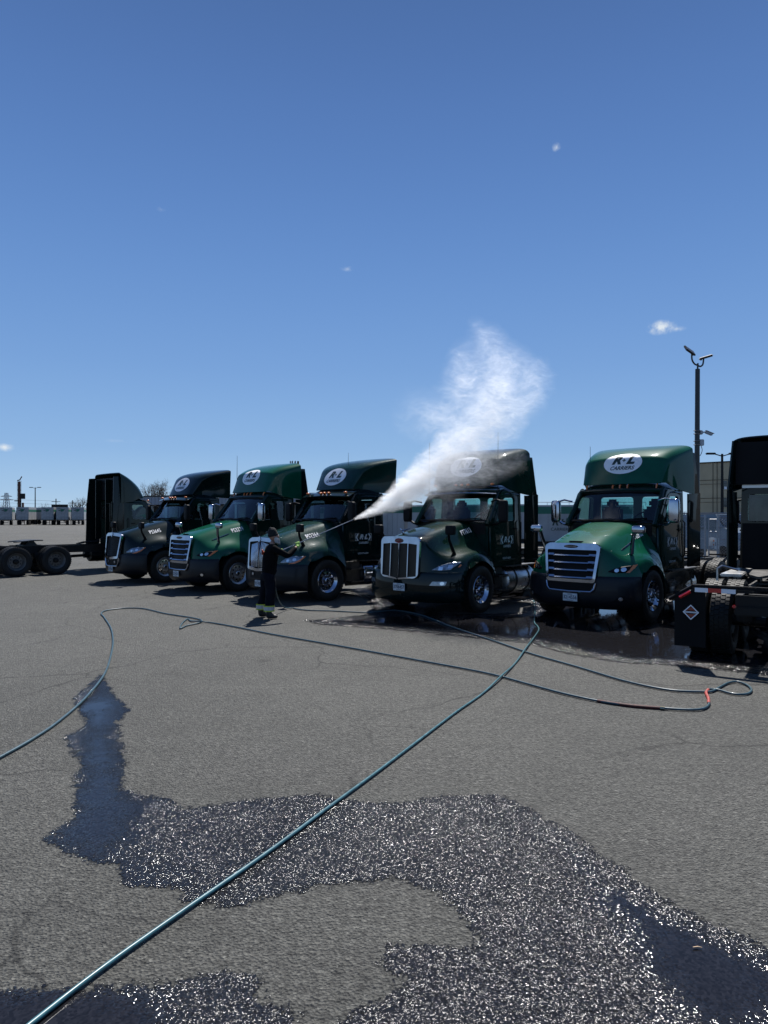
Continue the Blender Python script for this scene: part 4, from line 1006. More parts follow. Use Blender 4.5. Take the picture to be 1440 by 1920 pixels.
def wet_sheet(name, adds, subs, deeps, step, z, wscale=.16, auto=False):
    gp = lambda pl: [tuple(at(*p)[:2]) for p in pl]
    A = [gp(p) for p in adds]; B = [gp(p) for p in subs]; C = [gp(p) for p in deeps]
    allp = np.array([q for p in A for q in p]); x0, y0 = allp.min(0) - .3; x1, y1 = allp.max(0) + .3
    nx = int((x1 - x0) / step) + 1; ny = int((y1 - y0) / step) + 1
    X, Y = np.meshgrid(np.linspace(x0, x1, nx), np.linspace(y0, y1, ny)); P = np.stack([X.ravel(), Y.ravel()], 1)
    d = np.max([poly_sd(P, p) for p in A], 0)
    if B: d = np.minimum(d, -np.max([poly_sd(P, p) for p in B], 0))
    dep = np.max([poly_sd(P, p) for p in C], 0) if C else np.full(len(P), -1.0)
    wv = np.clip(d / wscale, -1.2, 1.6); dp = np.clip(dep / .5 + .4, 0, 1)
    if not auto: dp = np.clip(dp + .16 * np.clip((-P[:, 0] - .25) / 1.2, 0, 1) + .22 * np.sin(P[:, 0] * 2.1 + 1.7 * np.sin(P[:, 1] * 1.9)) * np.cos(P[:, 1] * 2.7 + P[:, 0]), 0, 1)
    if auto: dp = np.clip(d / .7 - .1, 0, 1.3)
    keep = d > -.16; idx = keep.reshape(ny, nx); fm_ = idx[:-1, :-1] & idx[1:, :-1] & idx[:-1, 1:] & idx[1:, 1:]
    jj, ii = np.nonzero(fm_); a = jj * nx + ii; F = np.stack([a, a + 1, a + nx + 1, a + nx], 1)
    used = np.unique(F); mp = np.zeros(len(P), int); mp[used] = np.arange(len(used)); F = mp[F]
    me = bpy.data.meshes.new(name); V = [(float(x), float(y), z) for x, y in P[used]]; me.from_pydata(V, [], F.tolist())
    for nm, arr in (('wet', wv[used]), ('depth', dp[used])):
        at_ = me.attributes.new(nm, 'FLOAT', 'POINT'); at_.data.foreach_set('value', arr.astype(np.float32))
    o = link(name, me, 'puddle' if auto else 'wet'); o['kind'] = 'structure'; return o
wet_sheet('wet_patch',
  [[(190, 1262), (215, 1300), (244, 1330), (222, 1355), (236, 1415), (232, 1480), (320, 1500), (350, 1516), (460, 1500), (590, 1488), (640, 1500), (740, 1504), (830, 1492), (935, 1487), (1010, 1525), (1100, 1580), (1200, 1650), (1310, 1720), (1440, 1775), (1520, 1820), (1520, 1990), (560, 1990), (640, 1905), (700, 1880), (760, 1840), (690, 1800), (730, 1775), (800, 1763), (860, 1775), (900, 1768), (850, 1700), (800, 1668), (735, 1648), (560, 1672), (430, 1705), (350, 1690), (345, 1672), (230, 1662), (215, 1625), (150, 1618), (78, 1578), (135, 1530), (140, 1460), (150, 1430), (118, 1385), (160, 1360), (135, 1310)],
   [(-60, 1850), (60, 1853), (200, 1850), (330, 1838), (420, 1818), (480, 1835), (500, 1870), (560, 1900), (560, 1990), (-60, 1990)]],
  [], [[(1040, 1560), (1130, 1620), (1240, 1700), (1440, 1800), (1500, 1850), (1500, 1990), (1250, 1990), (1180, 1800), (1140, 1720), (1060, 1620)],
       [(150, 1330), (200, 1280), (215, 1330), (205, 1500), (235, 1560), (170, 1600), (120, 1575), (170, 1520), (165, 1420)],
       [(-50, 1880), (150, 1868), (320, 1880), (300, 1990), (-50, 1990)]], .022, .004)
wet_sheet('puddle',
  [[(570, 1164), (640, 1158), (700, 1150), (690, 1125), (650, 1106), (700, 1098), (760, 1104), (900, 1100), (1100, 1100), (1440, 1100), (1700, 1120), (1700, 1300), (1500, 1278), (1400, 1262), (1250, 1248), (1160, 1243), (1060, 1226), (985, 1206), (880, 1196), (760, 1184), (690, 1178), (600, 1172)]],
  [[(770, 1130), (900, 1125), (1000, 1128), (985, 1148), (860, 1152)]],
  [[(700, 1104), (770, 1106), (770, 1124), (690, 1122)], [(1010, 1180), (1150, 1192), (1260, 1218), (1440, 1238), (1600, 1250), (1600, 1180), (1200, 1185)], [(820, 1160), (1000, 1168), (1000, 1180), (800, 1172)]], .05, .004, .30, True)

# a twig lying in the shallow water
p = at(1307, 1781); tw = MB().tube([p + Vector((-.02, 0, .012)), p + Vector((.005, .004, .012)), p + Vector((.024, 0, .011))], [.003, .004, .002], 6).build('twig', mat('pale_twig', (.5, .33, .2), .7))
tag(tw, 'small pale twig lying in the dark wet patch', 'twig')

# ------------------------------------------------------------------ hoses on the ground
def spline(pts, n=8):
    out = []
    for i in range(len(pts) - 1):
        p0 = pts[max(0, i - 1)]; p1 = pts[i]; p2 = pts[i + 1]; p3 = pts[min(len(pts) - 1, i + 2)]
        for k in range(n):
            t = k / n; out.append(.5 * ((2 * p1) + (p2 - p0) * t + (2 * p0 - 5 * p1 + 4 * p2 - p3) * t * t + (3 * p1 - p0 - 3 * p2 + p3) * t ** 3))
    out.append(pts[-1]); return out
def hose(name, pix, r, m, label, parent=None, zs=None):
    pts = [at(p[0], p[1]) + Vector((0, 0, r + .006 + (p[2] if len(p) > 2 else 0))) for p in pix]
    o = MB().tube(spline(pts, 10), r, 10).build(name, m, parent, ang=80)
    if label: tag(o, label, 'hose')
    return o
hose('hose', [(8, 1970), (68, 1920), (200, 1817), (350, 1710), (500, 1605), (625, 1512), (702, 1455), (777, 1398), (854, 1339), (905, 1303), (941, 1272, .02), (965, 1247), (985, 1221, .02), (1002, 1196), (1010, 1183), (1008, 1176), (1002, 1168), (1003, 1150), (1001, 1130), (1000, 1112)], .0125, 'hose',
     'teal hose running straight across the yard from the bottom left corner')
h2 = hose('hose', [(-60, 1455), (0, 1424), (60, 1390), (110, 1356), (160, 1312), (195, 1268), (207, 1235), (212, 1205), (208, 1180), (196, 1160), (190, 1152), (200, 1146), (235, 1142), (270, 1143), (310, 1152), (360, 1160), (378, 1165), (372, 1170), (350, 1175), (338, 1180), (342, 1170), (352, 1162), (358, 1166), (375, 1169, .02), (400, 1170), (440, 1177), (520, 1193), (640, 1214), (760, 1236), (880, 1258), (935, 1270), (1000, 1288), (1060, 1304), (1120, 1317), (1180, 1326), (1240, 1331), (1290, 1334), (1318, 1332), (1329, 1324), (1328, 1312), (1324, 1302), (1328, 1296), (1345, 1296), (1375, 1304), (1400, 1304), (1409, 1297), (1402, 1288), (1383, 1281), (1366, 1283), (1350, 1291), (1335, 1299), (1315, 1300), (1250, 1296), (1170, 1279), (1080, 1252), (1000, 1229), (930, 1205), (850, 1178), (790, 1155), (740, 1146), (690, 1150), (620, 1147), (580, 1146), (560, 1144), (549, 1141.5)], .0135, 'hose_dark',
     'long blue hose looping from the left edge past the man with red wrapped joints')
for seg in ([(1120, 1317), (1180, 1326), (1240, 1331)], [(1329, 1322), (1328, 1312), (1324, 1302), (1328, 1296)]):
    pts = [at(*p) + Vector((0, 0, .0195)) for p in seg]; MB().tube(spline(pts, 6), .017, 10).build('wrapped_joint', mat('dark_red_wrap', (.07, .014, .010), .6, var=.5, scale=30) if len(seg) == 3 else 'hose_red', h2)
pts = [at(1238, 1331) + Vector((0, 0, .02)), at(1246, 1332) + Vector((0, 0, .02))]; MB().tube(pts, .020, 6).build('coupling', 'brass', h2)

# ------------------------------------------------------------------ man washing the trucks
PX, PY = -2.43, 14.55
def skin_mesh(nodes, edges, sub=2, root=0):
    me = bpy.data.meshes.new('skin'); me.from_pydata([n[0] for n in nodes], edges, [])
    def ex(o):
        q = o.modifiers.new('sk', 'SKIN'); q.use_smooth_shade = True
        sv_ = o.data.skin_vertices[0].data
        for i, nn in enumerate(nodes):
            r = nn[1]; sv_[i].radius = r if isinstance(r, tuple) else (r, r)
        for i in range(len(nodes)): sv_[i].use_root = (i == root)
    me.update(); o = bpy.data.objects.new('tmp', me); COL.objects.link(o)
    o.modifiers.new('sk', 'SKIN')
    sv_ = me.skin_vertices[0].data
    for i, nn in enumerate(nodes):
        r = nn[1]; sv_[i].radius = r if isinstance(r, tuple) else (r, r); sv_[i].use_root = (i == root)
    q = o.modifiers.new('s', 'SUBSURF'); q.levels = sub; q.render_levels = sub
    dg = bpy.context.evaluated_depsgraph_get(); r = bpy.data.meshes.new_from_object(o.evaluated_get(dg)); bpy.data.objects.remove(o); r.shade_smooth(); return r
def chain(*parts):           # parts: lists of (pos, r); first entry may be an int naming an existing node
    nodes = []; edges = []
    for p in parts:
        prev = None
        for q in p:
            if isinstance(q, int): prev = q; continue
            nodes.append((q[0], q[1])); 
            if prev is not None: edges.append((prev, len(nodes) - 1))
            prev = len(nodes) - 1
    return nodes, edges
man = thing('person', 'bearded man in dark jacket and reflective work trousers spraying a truck', 'person', (PX, PY, 0))
M['skin'] = mat('skin', (.32, .17, .12), .55); M['jacket'] = mat('dark_jacket', (.004, .004, .005), .9, bump=.8, bscale=12, var=.5, spec=.08)
M['trousers'] = mat('navy_trousers', (.005, .006, .010), .9, bump=.8, bscale=10, var=.4, spec=.1); M['knit'] = mat('black_knit', (.008, .008, .009), .95, bump=.8, bscale=90)
M['beard'] = mat('white_beard', (.52, .5, .47), .9, bump=.9, bscale=120); M['glove'] = mat('lime_glove', (.30, .55, .08), .6, var=.3, bump=.3, bscale=60)
M['boot'] = mat('rubber_boot', (.008, .008, .008), .5); M['hiviz'] = mat('lime_band', (.42, .5, .05), .6); M['silver'] = mat('silver_band', (.42, .43, .46), .35, .3)
pel, spn, che, nck = (.06, .02, .95), (.09, .02, 1.15), (.12, .01, 1.36), (.135, .02, 1.52)
rs, re, rw_ = (.20, -.15, 1.43), (.47, -.06, 1.28), (.62, .17, 1.46)
ls, le, lw = (.06, .17, 1.43), (.08, .31, 1.19), (.26, .19, 1.33)
rh, rk, ra = (.12, -.09, .90), (.12, -.12, .50), (.08, -.13, .10)
lh, lk, la = (-.01, .09, .90), (-.04, .14, .50), (-.13, .15, .10)
body = chain([(pel, (.09, .08)), (spn, (.10, .08)), (che, (.12, .09)), (nck, .05), ((.15, .03, 1.60), .055)],
             [2, (rs, .05), (re, .042), (rw_, .03)], [2, (ls, .05), (le, .042), (lw, .03)], [0, (rh, .06), (rk, .055), (ra, .04), ((.16, -.11, .05), .03)], [0, (lh, .06), (lk, .055), (la, .04), ((-.05, .18, .05), .03)])
link('body', skin_mesh(*body), 'skin', man)
jk = chain([((.06, .02, .84), (.19, .17)), ((.075, .02, 1.02), (.20, .17)), ((.10, .015, 1.22), (.205, .16)), ((.125, .01, 1.38), (.20, .15)), ((.135, .02, 1.47), (.11, .10)), ((.14, .025, 1.53), (.075, .075))],
           [3, (rs, .085), ((.33, -.11, 1.355), .075), (re, .068), ((.55, .06, 1.37), .058), ((.60, .14, 1.44), .048)], [3, (ls, .085), ((.06, .25, 1.30), .075), (le, .068), ((.17, .25, 1.26), .055), ((.235, .20, 1.315), .046)])
jm = skin_mesh(*jk)
for v in jm.vertices: v.co += Vector((1, 1, .4)) * (.012 * noise.noise(v.co * 9)) 
link('jacket', jm, 'jacket', man)
tr_ = chain([((.06, .02, 1.00), (.17, .15)), ((.06, .015, .90), (.18, .16))], [1, ((.11, -.085, .82), .13), ((.125, -.11, .66), .122), (rk, .108), ((.11, -.125, .34), .10), ((.09, -.13, .15), .10)],
            [1, ((.0, .095, .82), .13), ((-.02, .12, .66), .122), (lk, .108), ((-.08, .145, .34), .10), ((-.12, .15, .15), .10)])
tm = skin_mesh(*tr_)
for v in tm.vertices: v.co += Vector((1, 1, .2)) * (.014 * noise.noise(v.co * 11))
link('trousers', tm, 'trousers', man)
for (c, d) in (((.097, -.128, .22), 1), ((-.106, .148, .22), 1)):
    for z0, z1, mm_ in ((.255, .28, 'hiviz'), (.185, .255, 'silver'), (.16, .185, 'hiviz')):
        m = MB(); m.lathe([(.112, z0), (.112, z1)], 20, 'z', Matrix.Translation((c[0], c[1], 0))); m.build('reflective_band', mm_, man)
for (a, t, yaw) in (((.085, -.13), 1, radians(12)), ((-.125, .15), 1, radians(28))):
    m = MB(); T2 = Matrix.Translation((a[0], a[1], 0)) @ Matrix.Rotation(yaw, 4, 'Z')
    nd = chain([((0, 0, .22), .065), ((0, 0, .10), .062), ((.02, 0, .062), (.058, .055)), ((.12, 0, .052), (.055, .045)), ((.19, 0, .045), (.042, .035))], [2, ((-.05, 0, .05), .045)])
    bmz = skin_mesh(*nd); bmz.transform(T2)
    for v in bmz.vertices: v.co.z = max(v.co.z, .004)
    link('boot', bmz, 'boot', man)
# head
HC = Vector((.165, .035, 1.685)); HY = radians(24); HT = Matrix.Translation(HC) @ Matrix.Rotation(HY, 4, 'Z') @ Matrix.Rotation(radians(-4), 4, 'Y')
m = MB(); m.sphere((0, 0, 0), (.098, .076, .122), 24, 18)
for i, v in enumerate(m.v):
    x, y, z = v
    if z < -.02: v.y *= 1 - .9 * (-z - .02); v.x += .10 * (-z - .02)
    if x > .06 and abs(y) < .02 and -.045 < z < .01: v.x += .024 * (1 - abs(y) / .02) * (1 - abs(z + .022) / .035)
    if x > .05 and .018 < abs(y) < .045 and -.01 < z < .028: v.x -= .008
m2_ = MB(); m2_.T = HT; m2_.add(m.v, m.f)
hd = m2_.build('head', 'skin', man, ang=80)
m = MB(); m.T = HT
for s in (1, -1): m.sphere((-.005, s * .078, -.01), (.02, .009, .034), 10, 8)
m.build('ear', 'skin', man)
m = MB(); m.T = HT
for s in (1, -1): m.sphere((.084, s * .031, .006), .011, 8, 6)
m.build('eye', 'ghost', man)
m = MB(); m.T = HT; m.tube([(.09, -.022, -.058), (.098, 0, -.056), (.09, .022, -.058)], .006, 6); m.build('mouth', 'badge_red', man)
m = MB(); m.T = HT
rr = random.Random(3)
for i in range(260):
    a = rr.uniform(-1.75, 1.75); h = rr.uniform(-.125, -.035) if abs(a) < 1.2 else rr.uniform(-.09, -.01); x = .088 * cos(a) + .008; y = .074 * sin(a)
    if h > -.068 and abs(a) < .35: continue
    L0 = rr.uniform(.035, .075); p0 = Vector((x * .86, y * .9, h)); dv = Vector((cos(a) * .55 + .1, sin(a) * .35, -1)).normalized()
    m.tube([p0, p0 + dv * L0 * .6 + Vector((cos(a) * .012, sin(a) * .01, 0)), p0 + dv * L0], [.008, .007, .002], 5)
m.build('beard', 'beard', man)
m = MB(); m.lathe([(0, .175), (.03, .173), (.06, .158), (.085, .125), (.097, .08), (.101, .045), (.106, .04), (.107, .012), (.103, -.002), (.094, -.002)], 28, 'z')
for v in m.v: v.y *= .86; v.x -= .012; v.z += -.0 + .012 * noise.noise(v * 30)
m2_ = MB(); m2_.T = HT @ Matrix.Rotation(radians(-8), 4, 'Y'); m2_.add(m.v, m.f); m2_.sphere((-.03, 0, .168), (.035, .033, .022), 10, 8); m2_.build('beanie', 'knit', man)
# gloves with fingers closed on the lance
A = Vector((.20, .08, 1.335)); Bp = Vector((1.80, .80, 2.03)); LD = (Bp - A).normalized()
def glove(wr, along, name='glove'):
    p = A + LD * along; up = Vector((0, 0, 1)); side = LD.cross(up).normalized(); n2 = side.cross(LD).normalized()
    wr = Vector(wr); palm = p - n2 * .035 + (wr - p).normalized() * .012
    parts = [[(wr, .036), (wr.lerp(palm, .55), (.036, .03)), (palm, (.044, .028))]]
    for k, (o_, ln_) in enumerate(((-.034, .9), (-.011, 1.0), (.012, .95), (.034, .8))):
        b0 = palm + LD * o_; r0 = .032 * ln_
        parts.append([2, (b0 + side * .026, .0125), (p + LD * o_ + side * .034 * ln_ + n2 * .004, .0115), (p + LD * o_ + side * .014 + n2 * r0, .011), (p + LD * o_ - side * .016 + n2 * (r0 - .006), .0095)])
    parts.append([2, (palm - side * .034 + LD * .012, .014), (p - side * .036 + LD * .03 + n2 * .008, .012), (p - side * .016 + LD * .048 + n2 * .028, .010)])
    nd, ed = chain(*parts); return link(name, skin_mesh(nd, ed, 2), 'glove', man)
glove(rw_, .50); glove(lw, .11)
# harness / pack patch on the back
m = MB()
for (c, r) in (((-.045, -.10, 1.36), (.02, .05, .06)), ((-.035, -.02, 1.33), (.02, .04, .05))): m.sphere(c, r, 12, 8)
m.build('back_emblem', mat('orange_print', (.35, .06, .03), .7), man)
# pressure lance
lance = thing('spray_lance', 'thin steel pressure washer lance held up in the man\'s gloves', 'lance', (PX, PY, 0))
MB().tube([A + LD * .12, Bp - LD * .04], .0085, 8).build('tube', 'alu', lance)
MB().tube([Bp - LD * .05, Bp], [.012, .010], 8).build('nozzle', 'steel', lance)
g_ = MB(); g_.tube([A - LD * .1, A + LD * .16], .019, 10); g_.tube([A - LD * .06, A - LD * .11 + Vector((0, 0, -.13))], [.017, .015], 8); g_.build('trigger_grip', 'black', lance)
pe = A - LD * .11 + Vector((0, 0, -.13)); sup = at(520, 1115) - Vector((PX, PY, 0))
he = at(549, 1141.5) - Vector((PX, PY, -.02)); hz = spline([pe, Vector((.15, .12, .9)), Vector((.16, .3, .6)), Vector((.18, .62, .3)), Vector((.24, 1.05, .09)), he], 8)
MB().tube(hz, .0125, 8).build('supply_hose', 'hose_dark', lance)

# ------------------------------------------------------------------ background
M['trailer'] = mat('trailer_white', (.30, .31, .32), .45, .2, var=.15, scale=.8)
M['trailer_door'] = mat('trailer_door', (.26, .27, .285), .4, .35, var=.35, scale=1.6, bump=.3, bscale=4)
M['band'] = mat('green_band', (.01, .11, .07), .5); M['concrete'] = mat('tan_concrete', (.46, .37, .235), .9, var=.12, scale=.5, bump=.2)
M['fascia'] = mat('metal_fascia', (.25, .265, .30), .5, .3, var=.08, scale=.6); M['dark_brown'] = mat('dock_wall', (.06, .05, .04), .9, var=.4, scale=.7)  # dark brown of the dock wall, also for parapet, joints, pipe and mast parts
M['darkglass'] = mat('window_glass', (.02, .025, .03), .1, coat=.5); M['galv'] = mat('galvanised_steel', (.30, .31, .33), .42, .7, var=.2, scale=20)
M['bark'] = mat('bark', (.09, .075, .06), .9, var=.3); M['rust'] = mat('rusty_lattice', (.11, .05, .035), .8, var=.4); M['polebrown'] = mat('dark_bronze_pole', (.010, .008, .007), .45, coat=.2)
M['wire'] = mat('cable', (.05, .05, .05), .6)
def trailer(px, base, label, d=160, heading=90, body='trailer', ln=9, doorpos=True, k=0):
    P = far(px, base, d); P.z = 0
    r = thing('semi_trailer', label, 'trailer', P, radians(heading), 'white trailers parked at the far edge of the yard')
    # rear doors face -x locally
    MB().cbox((ln / 2, 0, 2.6), (ln, 2.55, 2.85), .04).build('body', body, r)
    m = MB()
    for y in (-.62, .62): m.cbox((-.03, y, 2.6), (.05, 1.2, 2.62), .02)
    d1 = m.build('door', 'trailer_door', r)
    m = MB()
    for y in (-.95, -.35, .35, .95): m.cyl((-.07, y, 1.35), (-.07, y, 3.85), .03, 6)
    m.build('lock_rod', 'galv', d1)
    m = MB()
    rr = random.Random(k); pts = [(.3 + 0, 3.0), (.75, 3.1), (1.0, 3.4), (1.05, 3.7), (.7, 3.6), (.3, 3.65), (.05, 3.6), (.12, 3.2)]
    v, f = fill2d(pts); m.add([(-.075, .55 - a, b) for a, b in v], f)
    m.build('green_emblem', 'band', r)
    m = MB()
    for z, w2 in ((3.72, .55), (3.35, .45), (3.2, .5)): m.box(-.078, -.072, .35, .35 + w2, z, z + .09)
    m.build('lettering', 'ink', r)
    m = MB(); m.box(.2, ln, -.45, .45, .95, 1.17); m.cbox((-.02, 0, 1.12), (.12, 2.5, .16), .02); m.box(0.0, .08, -.5, .5, .5, .6)
    for y in (-.45, .45): m.box(0, .08, y - .04, y + .04, .5, 1.1)
    m.build('underframe', 'frame', r)
    for x in (1.0, 2.3):
        for s in (1, -1): w_ = MB().lathe([(.0, -.28), (.42, -.28), (.5, -.22), (.51, .22), (.42, .28), (.2, .2), (0, .2)], 18, T=Matrix.Translation((x, s * .95, .51))).build('wheel', 'rubber', r)
    m = MB(); m.box(.1, ln - .1, -1.285, -1.28, 3.0, 3.5); m.box(.1, ln - .1, 1.28, 1.285, 3.0, 3.5); m.build('side_band', 'band', r)
    for s in (1, -1): MB().box(ln - 2.2, ln - 2.05, s * .9 - .06, s * .9 + .06, 0, 1.1).build('landing_leg', 'frame', r)
    return r
for i, (px, lab) in enumerate(((11, 'white trailer cut by the left edge, with a pale notice on its door'), (42, 'second white trailer from the left edge, green emblem on dented doors'), (89, 'white trailer with green emblem parked just right of the side-on trailer'), (117, 'white trailer parked under the dark billboard'), (146, 'white trailer beside the bare tree, next to the big dark truck'))):
    trailer(px, 983, lab, heading=(114, 106, 104, 111, 110)[i], k=i)
r = trailer(52, 981, 'white trailer with long green band standing side-on between the others', d=172, heading=4, ln=12, k=9)
# dark billboard, poles, pylon, mast
t = thing('billboard', 'dark billboard seen from behind above the far trailers', 'billboard', (far(112, 967, 200).x, 200, 0))
MB().cbox((0, 0, 4.4), (4.6, .3, 1.75), .04).build('board', 'frame', t)
m = MB()
for x in (-1.5, 0, 1.5): m.cyl((x, .2, 0), (x, .2, 4.4), .1, 6)
m.build('post', 'rust', t)
m = MB()
for i in range(9): m.box(-2.2 + .5 * i, -2.17 + .5 * i, -.17, -.155, 3.6, 5.2)
m.build('rib', 'dark_brown', t)
def lattice(name, label, cat, px, ytop, d, w0, w1, m_, arms=()):
    b = far(px, ytop, d); H = b.z; t = thing(name, label, cat, (b.x, d, 0)); m = MB()
    n = 9
    for sx in (1, -1):
        for sy in (1, -1): m.tube([(sx * w0 / 2, sy * w0 / 2, 0), (sx * w1 / 2, sy * w1 / 2, H)], w0 * .045, 4)
    for i in range(n):
        z0, z1 = H * i / n, H * (i + 1) / n; a = (w0 + (w1 - w0) * i / n) / 2; b2 = (w0 + (w1 - w0) * (i + 1) / n) / 2
        for sy in (1, -1): m.tube([(-a, sy * a, z0), (b2, sy * b2, z1)], w0 * .03, 3); m.tube([(a, sy * a, z0), (-b2, sy * b2, z1)], w0 * .03, 3)
    m.build('lattice', m_, t)
    for z, l in arms: m = MB(); m.tube([(-l, 0, H * z), (l, 0, H * z)], w0 * .04, 4); m.tube([(-l, 0, H * z), (0, 0, H * (z + .05))], w0 * .03, 3); m.tube([(l, 0, H * z), (0, 0, H * (z + .05))], w0 * .03, 3); m.build('arm', m_, t)
    return t
lattice('pylon', 'distant lattice pylon carrying wires at the far left', 'pylon', 12, 924, 620, 6, 1.8, 'galv', ((.72, 6), (.86, 5)))
t = lattice('drill_mast', 'tall rusty lattice mast standing behind the far trailers', 'mast', 36, 901, 210, .85, .75, 'rust'); MB().box(-.3, .3, -.3, .3, 0, far(36, 903, 210).z).build('leader', 'rust', t); H = far(36, 901, 210).z
m = MB(); m.tube([(-.5, 0, H), (.2, 0, H + .2), (.8, 0, H + 1.2)], .16, 5); m.build('head_gear', 'rust', t); MB().cbox((-.6, 0, H * .52), (1.5, .6, .3), .05).build('platform', 'rust', t); MB().cbox((1.1, 0, H * .25), (.5, .5, H * .45), .05).build('leader', 'rust', t)
t = thing('pole_sign', 'small dark square sign on a pole beside the rusty mast', 'sign', (far(42, 967, 195).x, 195, 0))
zt_ = far(42, 927, 195).z; MB().cyl((-.5, 0, 0), (-.5, 0, zt_ - .5), .13, 8).build('pole', 'frame', t); MB().cbox((0, 0, zt_ - .5), (1.5, .25, 1.5), .04).build('board', 'frame', t)
def light_pole(px, ytop, d, label):
    P = far(px, ytop, d); t = thing('light_pole', label, 'light pole', (P.x, d, 0)); H = P.z
    MB().tube([(0, 0, 0), (0, 0, H)], [.16, .10], 8).build('pole', 'frame', t)
    for s in (1, -1):
        MB().tube([(0, 0, H - .2), (s * .7, 0, H)], .05, 6).build('arm', 'frame', t); MB().cbox((s * 1.0, 0, H + .02), (.8, .4, .16), .05).build('lamp_head', 'frame', t)
    return t
light_pole(66, 914, 170, 'thin yard light pole with twin heads above the far trailers')
light_pole(1354, 851, 62, 'twin-armed light pole in front of the tan building')
def util_pole(px, ytop, d, label):
    P = far(px, ytop, d); t = thing('utility_pole', label, 'utility pole', (P.x, d, 0)); H = P.z
    MB().cyl((0, 0, 0), (0, 0, H), .16, 6).build('pole', 'bark', t); MB().cbox((0, 0, H - 1), (3.0, .15, .18), .02).build('crossarm', 'bark', t); return Vector((P.x, d, H - .8))
w1 = util_pole(105, 935, 240, 'wooden utility pole with crossarm behind the billboard')
w2 = util_pole(136, 938, 250, 'wooden utility pole left of the bare tree')
w0 = Vector((-260, 300, 17)); w3 = Vector((-30, 260, 11))
def sag(a, b, h): return [a.lerp(b, i / 16) - Vector((0, 0, h * sin(pi * i / 16))) for i in range(17)]
for dz, lab in ((0, 'topmost'), (-1.2, 'middle'), (-2.4, 'lowest')):
    m = MB(); q = Vector((0, 0, dz)); 
    for a, b in ((w0, w1), (w1, w2), (w2, w3)): m.tube(sag(a + q, b + q, 1.5), .035, 3)
    tag(m.build('overhead_wire', 'wire'), f'{lab} of the thin overhead wires across the far left sky', 'wire', 'overhead wires on the far left')
# bare trees
def tree(px, ytop, d, label, seed, spread=1.0, base_z=0.0, dens=5, dep0=4):
    rr = random.Random(seed); P = far(px, ytop, d); H = P.z; t = thing('bare_tree', label, 'tree', (P.x, d, base_z), rr.uniform(0, 6), 'bare trees beyond the yard')
    tr = MB(); tw = MB()
    r0 = H * .022
    tr.tube([(0, 0, 0), (.02 * H, 0, H * .15), (.01 * H, .01 * H, H * .33)], [r0 * 1.4, r0 * 1.1, r0], 7)
    def br(p, dv, L, r, dep):
        pts = [p]; q = p.copy(); v = dv.copy()
        for k in range(3):
            v = (v + Vector((rr.uniform(-.18, .18), rr.uniform(-.18, .18), rr.uniform(-.02, .16)))).normalized(); q = q + v * L / 3; pts.append(q.copy())
        tw.tube(pts, [r, r * .85, r * .7, r * .5], 4 if dep > 2 else 3, cap=False)
        if dep == 0: return
        for k in range(3):
            s = rr.uniform(.3, 1.0); b0 = pts[min(3, int(s * 3))]; a = rr.uniform(0, 2 * pi); o = v.orthogonal().normalized(); o.rotate(Matrix.Rotation(a, 3, v))
            nv = (v + o * rr.uniform(.45, .95) * spread).normalized(); br(b0, nv, L * rr.uniform(.58, .78), max(r * .55, .008), dep - 1)
    for k in range(dens):
        a = 2 * pi * k / dens + rr.uniform(-.4, .4); br(Vector((.01 * H, .01 * H, H * (.2 + .03 * k))), Vector((cos(a) * .55 * spread, sin(a) * .55 * spread, 1)).normalized(), H * .37, r0 * .55, dep0)
    tr.build('trunk', 'bark', t); tw.build('crown', 'bark', t); return t
tree(293, 894, 120, 'large bare tree rising behind the low dock building', 4, 1.3, dens=8, dep0=5)
tree(258, 915, 150, 'smaller bare tree just left of the large one behind the building', 8, 1.0)
tree(148, 921, 178, 'slender bare tree beside the billboard, left of the big dark truck', 12, 1.1)
tree(82, 938, 190, 'small round bare tree behind the side-on trailer', 15, 1.0)
tree(4, 938, 230, 'low bare tree at the left edge behind the trailers', 17, 1.2)
tree(120, 945, 260, 'faint bare tree right above the dark billboard', 19, 1.2)
for i, (px, y) in enumerate(((1318, 955), (1332, 951), (1344, 957))): tree(px, y, 44, ('bare shrub left in front of the tan building', 'bare shrub, tallest of three in front of the tan building', 'bare shrub right in front of the tan building')[i], 30 + i, 1.4, dens=6)
# distant tree line: one mass nobody could count
m = MB(); rr = random.Random(5)
for i in range(2600):
    x = rr.uniform(-330, 420); h = 3.5 + 3.5 * noise.noise(Vector((x * .03, 0, 0))) + rr.uniform(0, 2.4); y = 330 + rr.uniform(0, 25)
    m.tube([(x, y, 0), (x + rr.uniform(-1.2, 1.2), y, h)], [.35, .07], 3, cap=False)
o = m.build('far_wood', 'bark'); o['kind'] = 'stuff'; tag(o, 'brown leafless wood along the horizon', 'wood'); o['kind'] = 'stuff'
# dock building with a flat metal fascia
t = thing('dock_building', 'low flat-roofed dock building with grey metal fascia behind the trucks', 'building', (0, 0, 0))
A1 = far(190, 931, 78); B1 = far(625, 938, 64); A1.z = B1.z = 0; dv = (B1 - A1); Lb = dv.length; t.location = A1; t.rotation_euler = (0, 0, atan2(dv.y, dv.x))
fm_ = MB().box(0, Lb, 0, .25, 3.25, 4.1); MB().box(-.2, Lb + .2, -.12, 14, 4.1, 4.2).build('roof', 'frame', t); MB().box(0, Lb, 4.5, 4.7, 0, 4.1).build('wall', 'dark_brown', t)
m = MB()
for i in range(int(Lb / .5)): fm_.box(i * .5, i * .5 + .04, -.03, .001, 3.27, 4.08)
fm_.build('fascia', 'fascia', t)
for i in range(7): MB().box(i * 3.6 + 1, i * 3.6 + 3.3, 4.44, 4.5, 1.1, 3.2).build('dock_door', 'trailer_door', t)
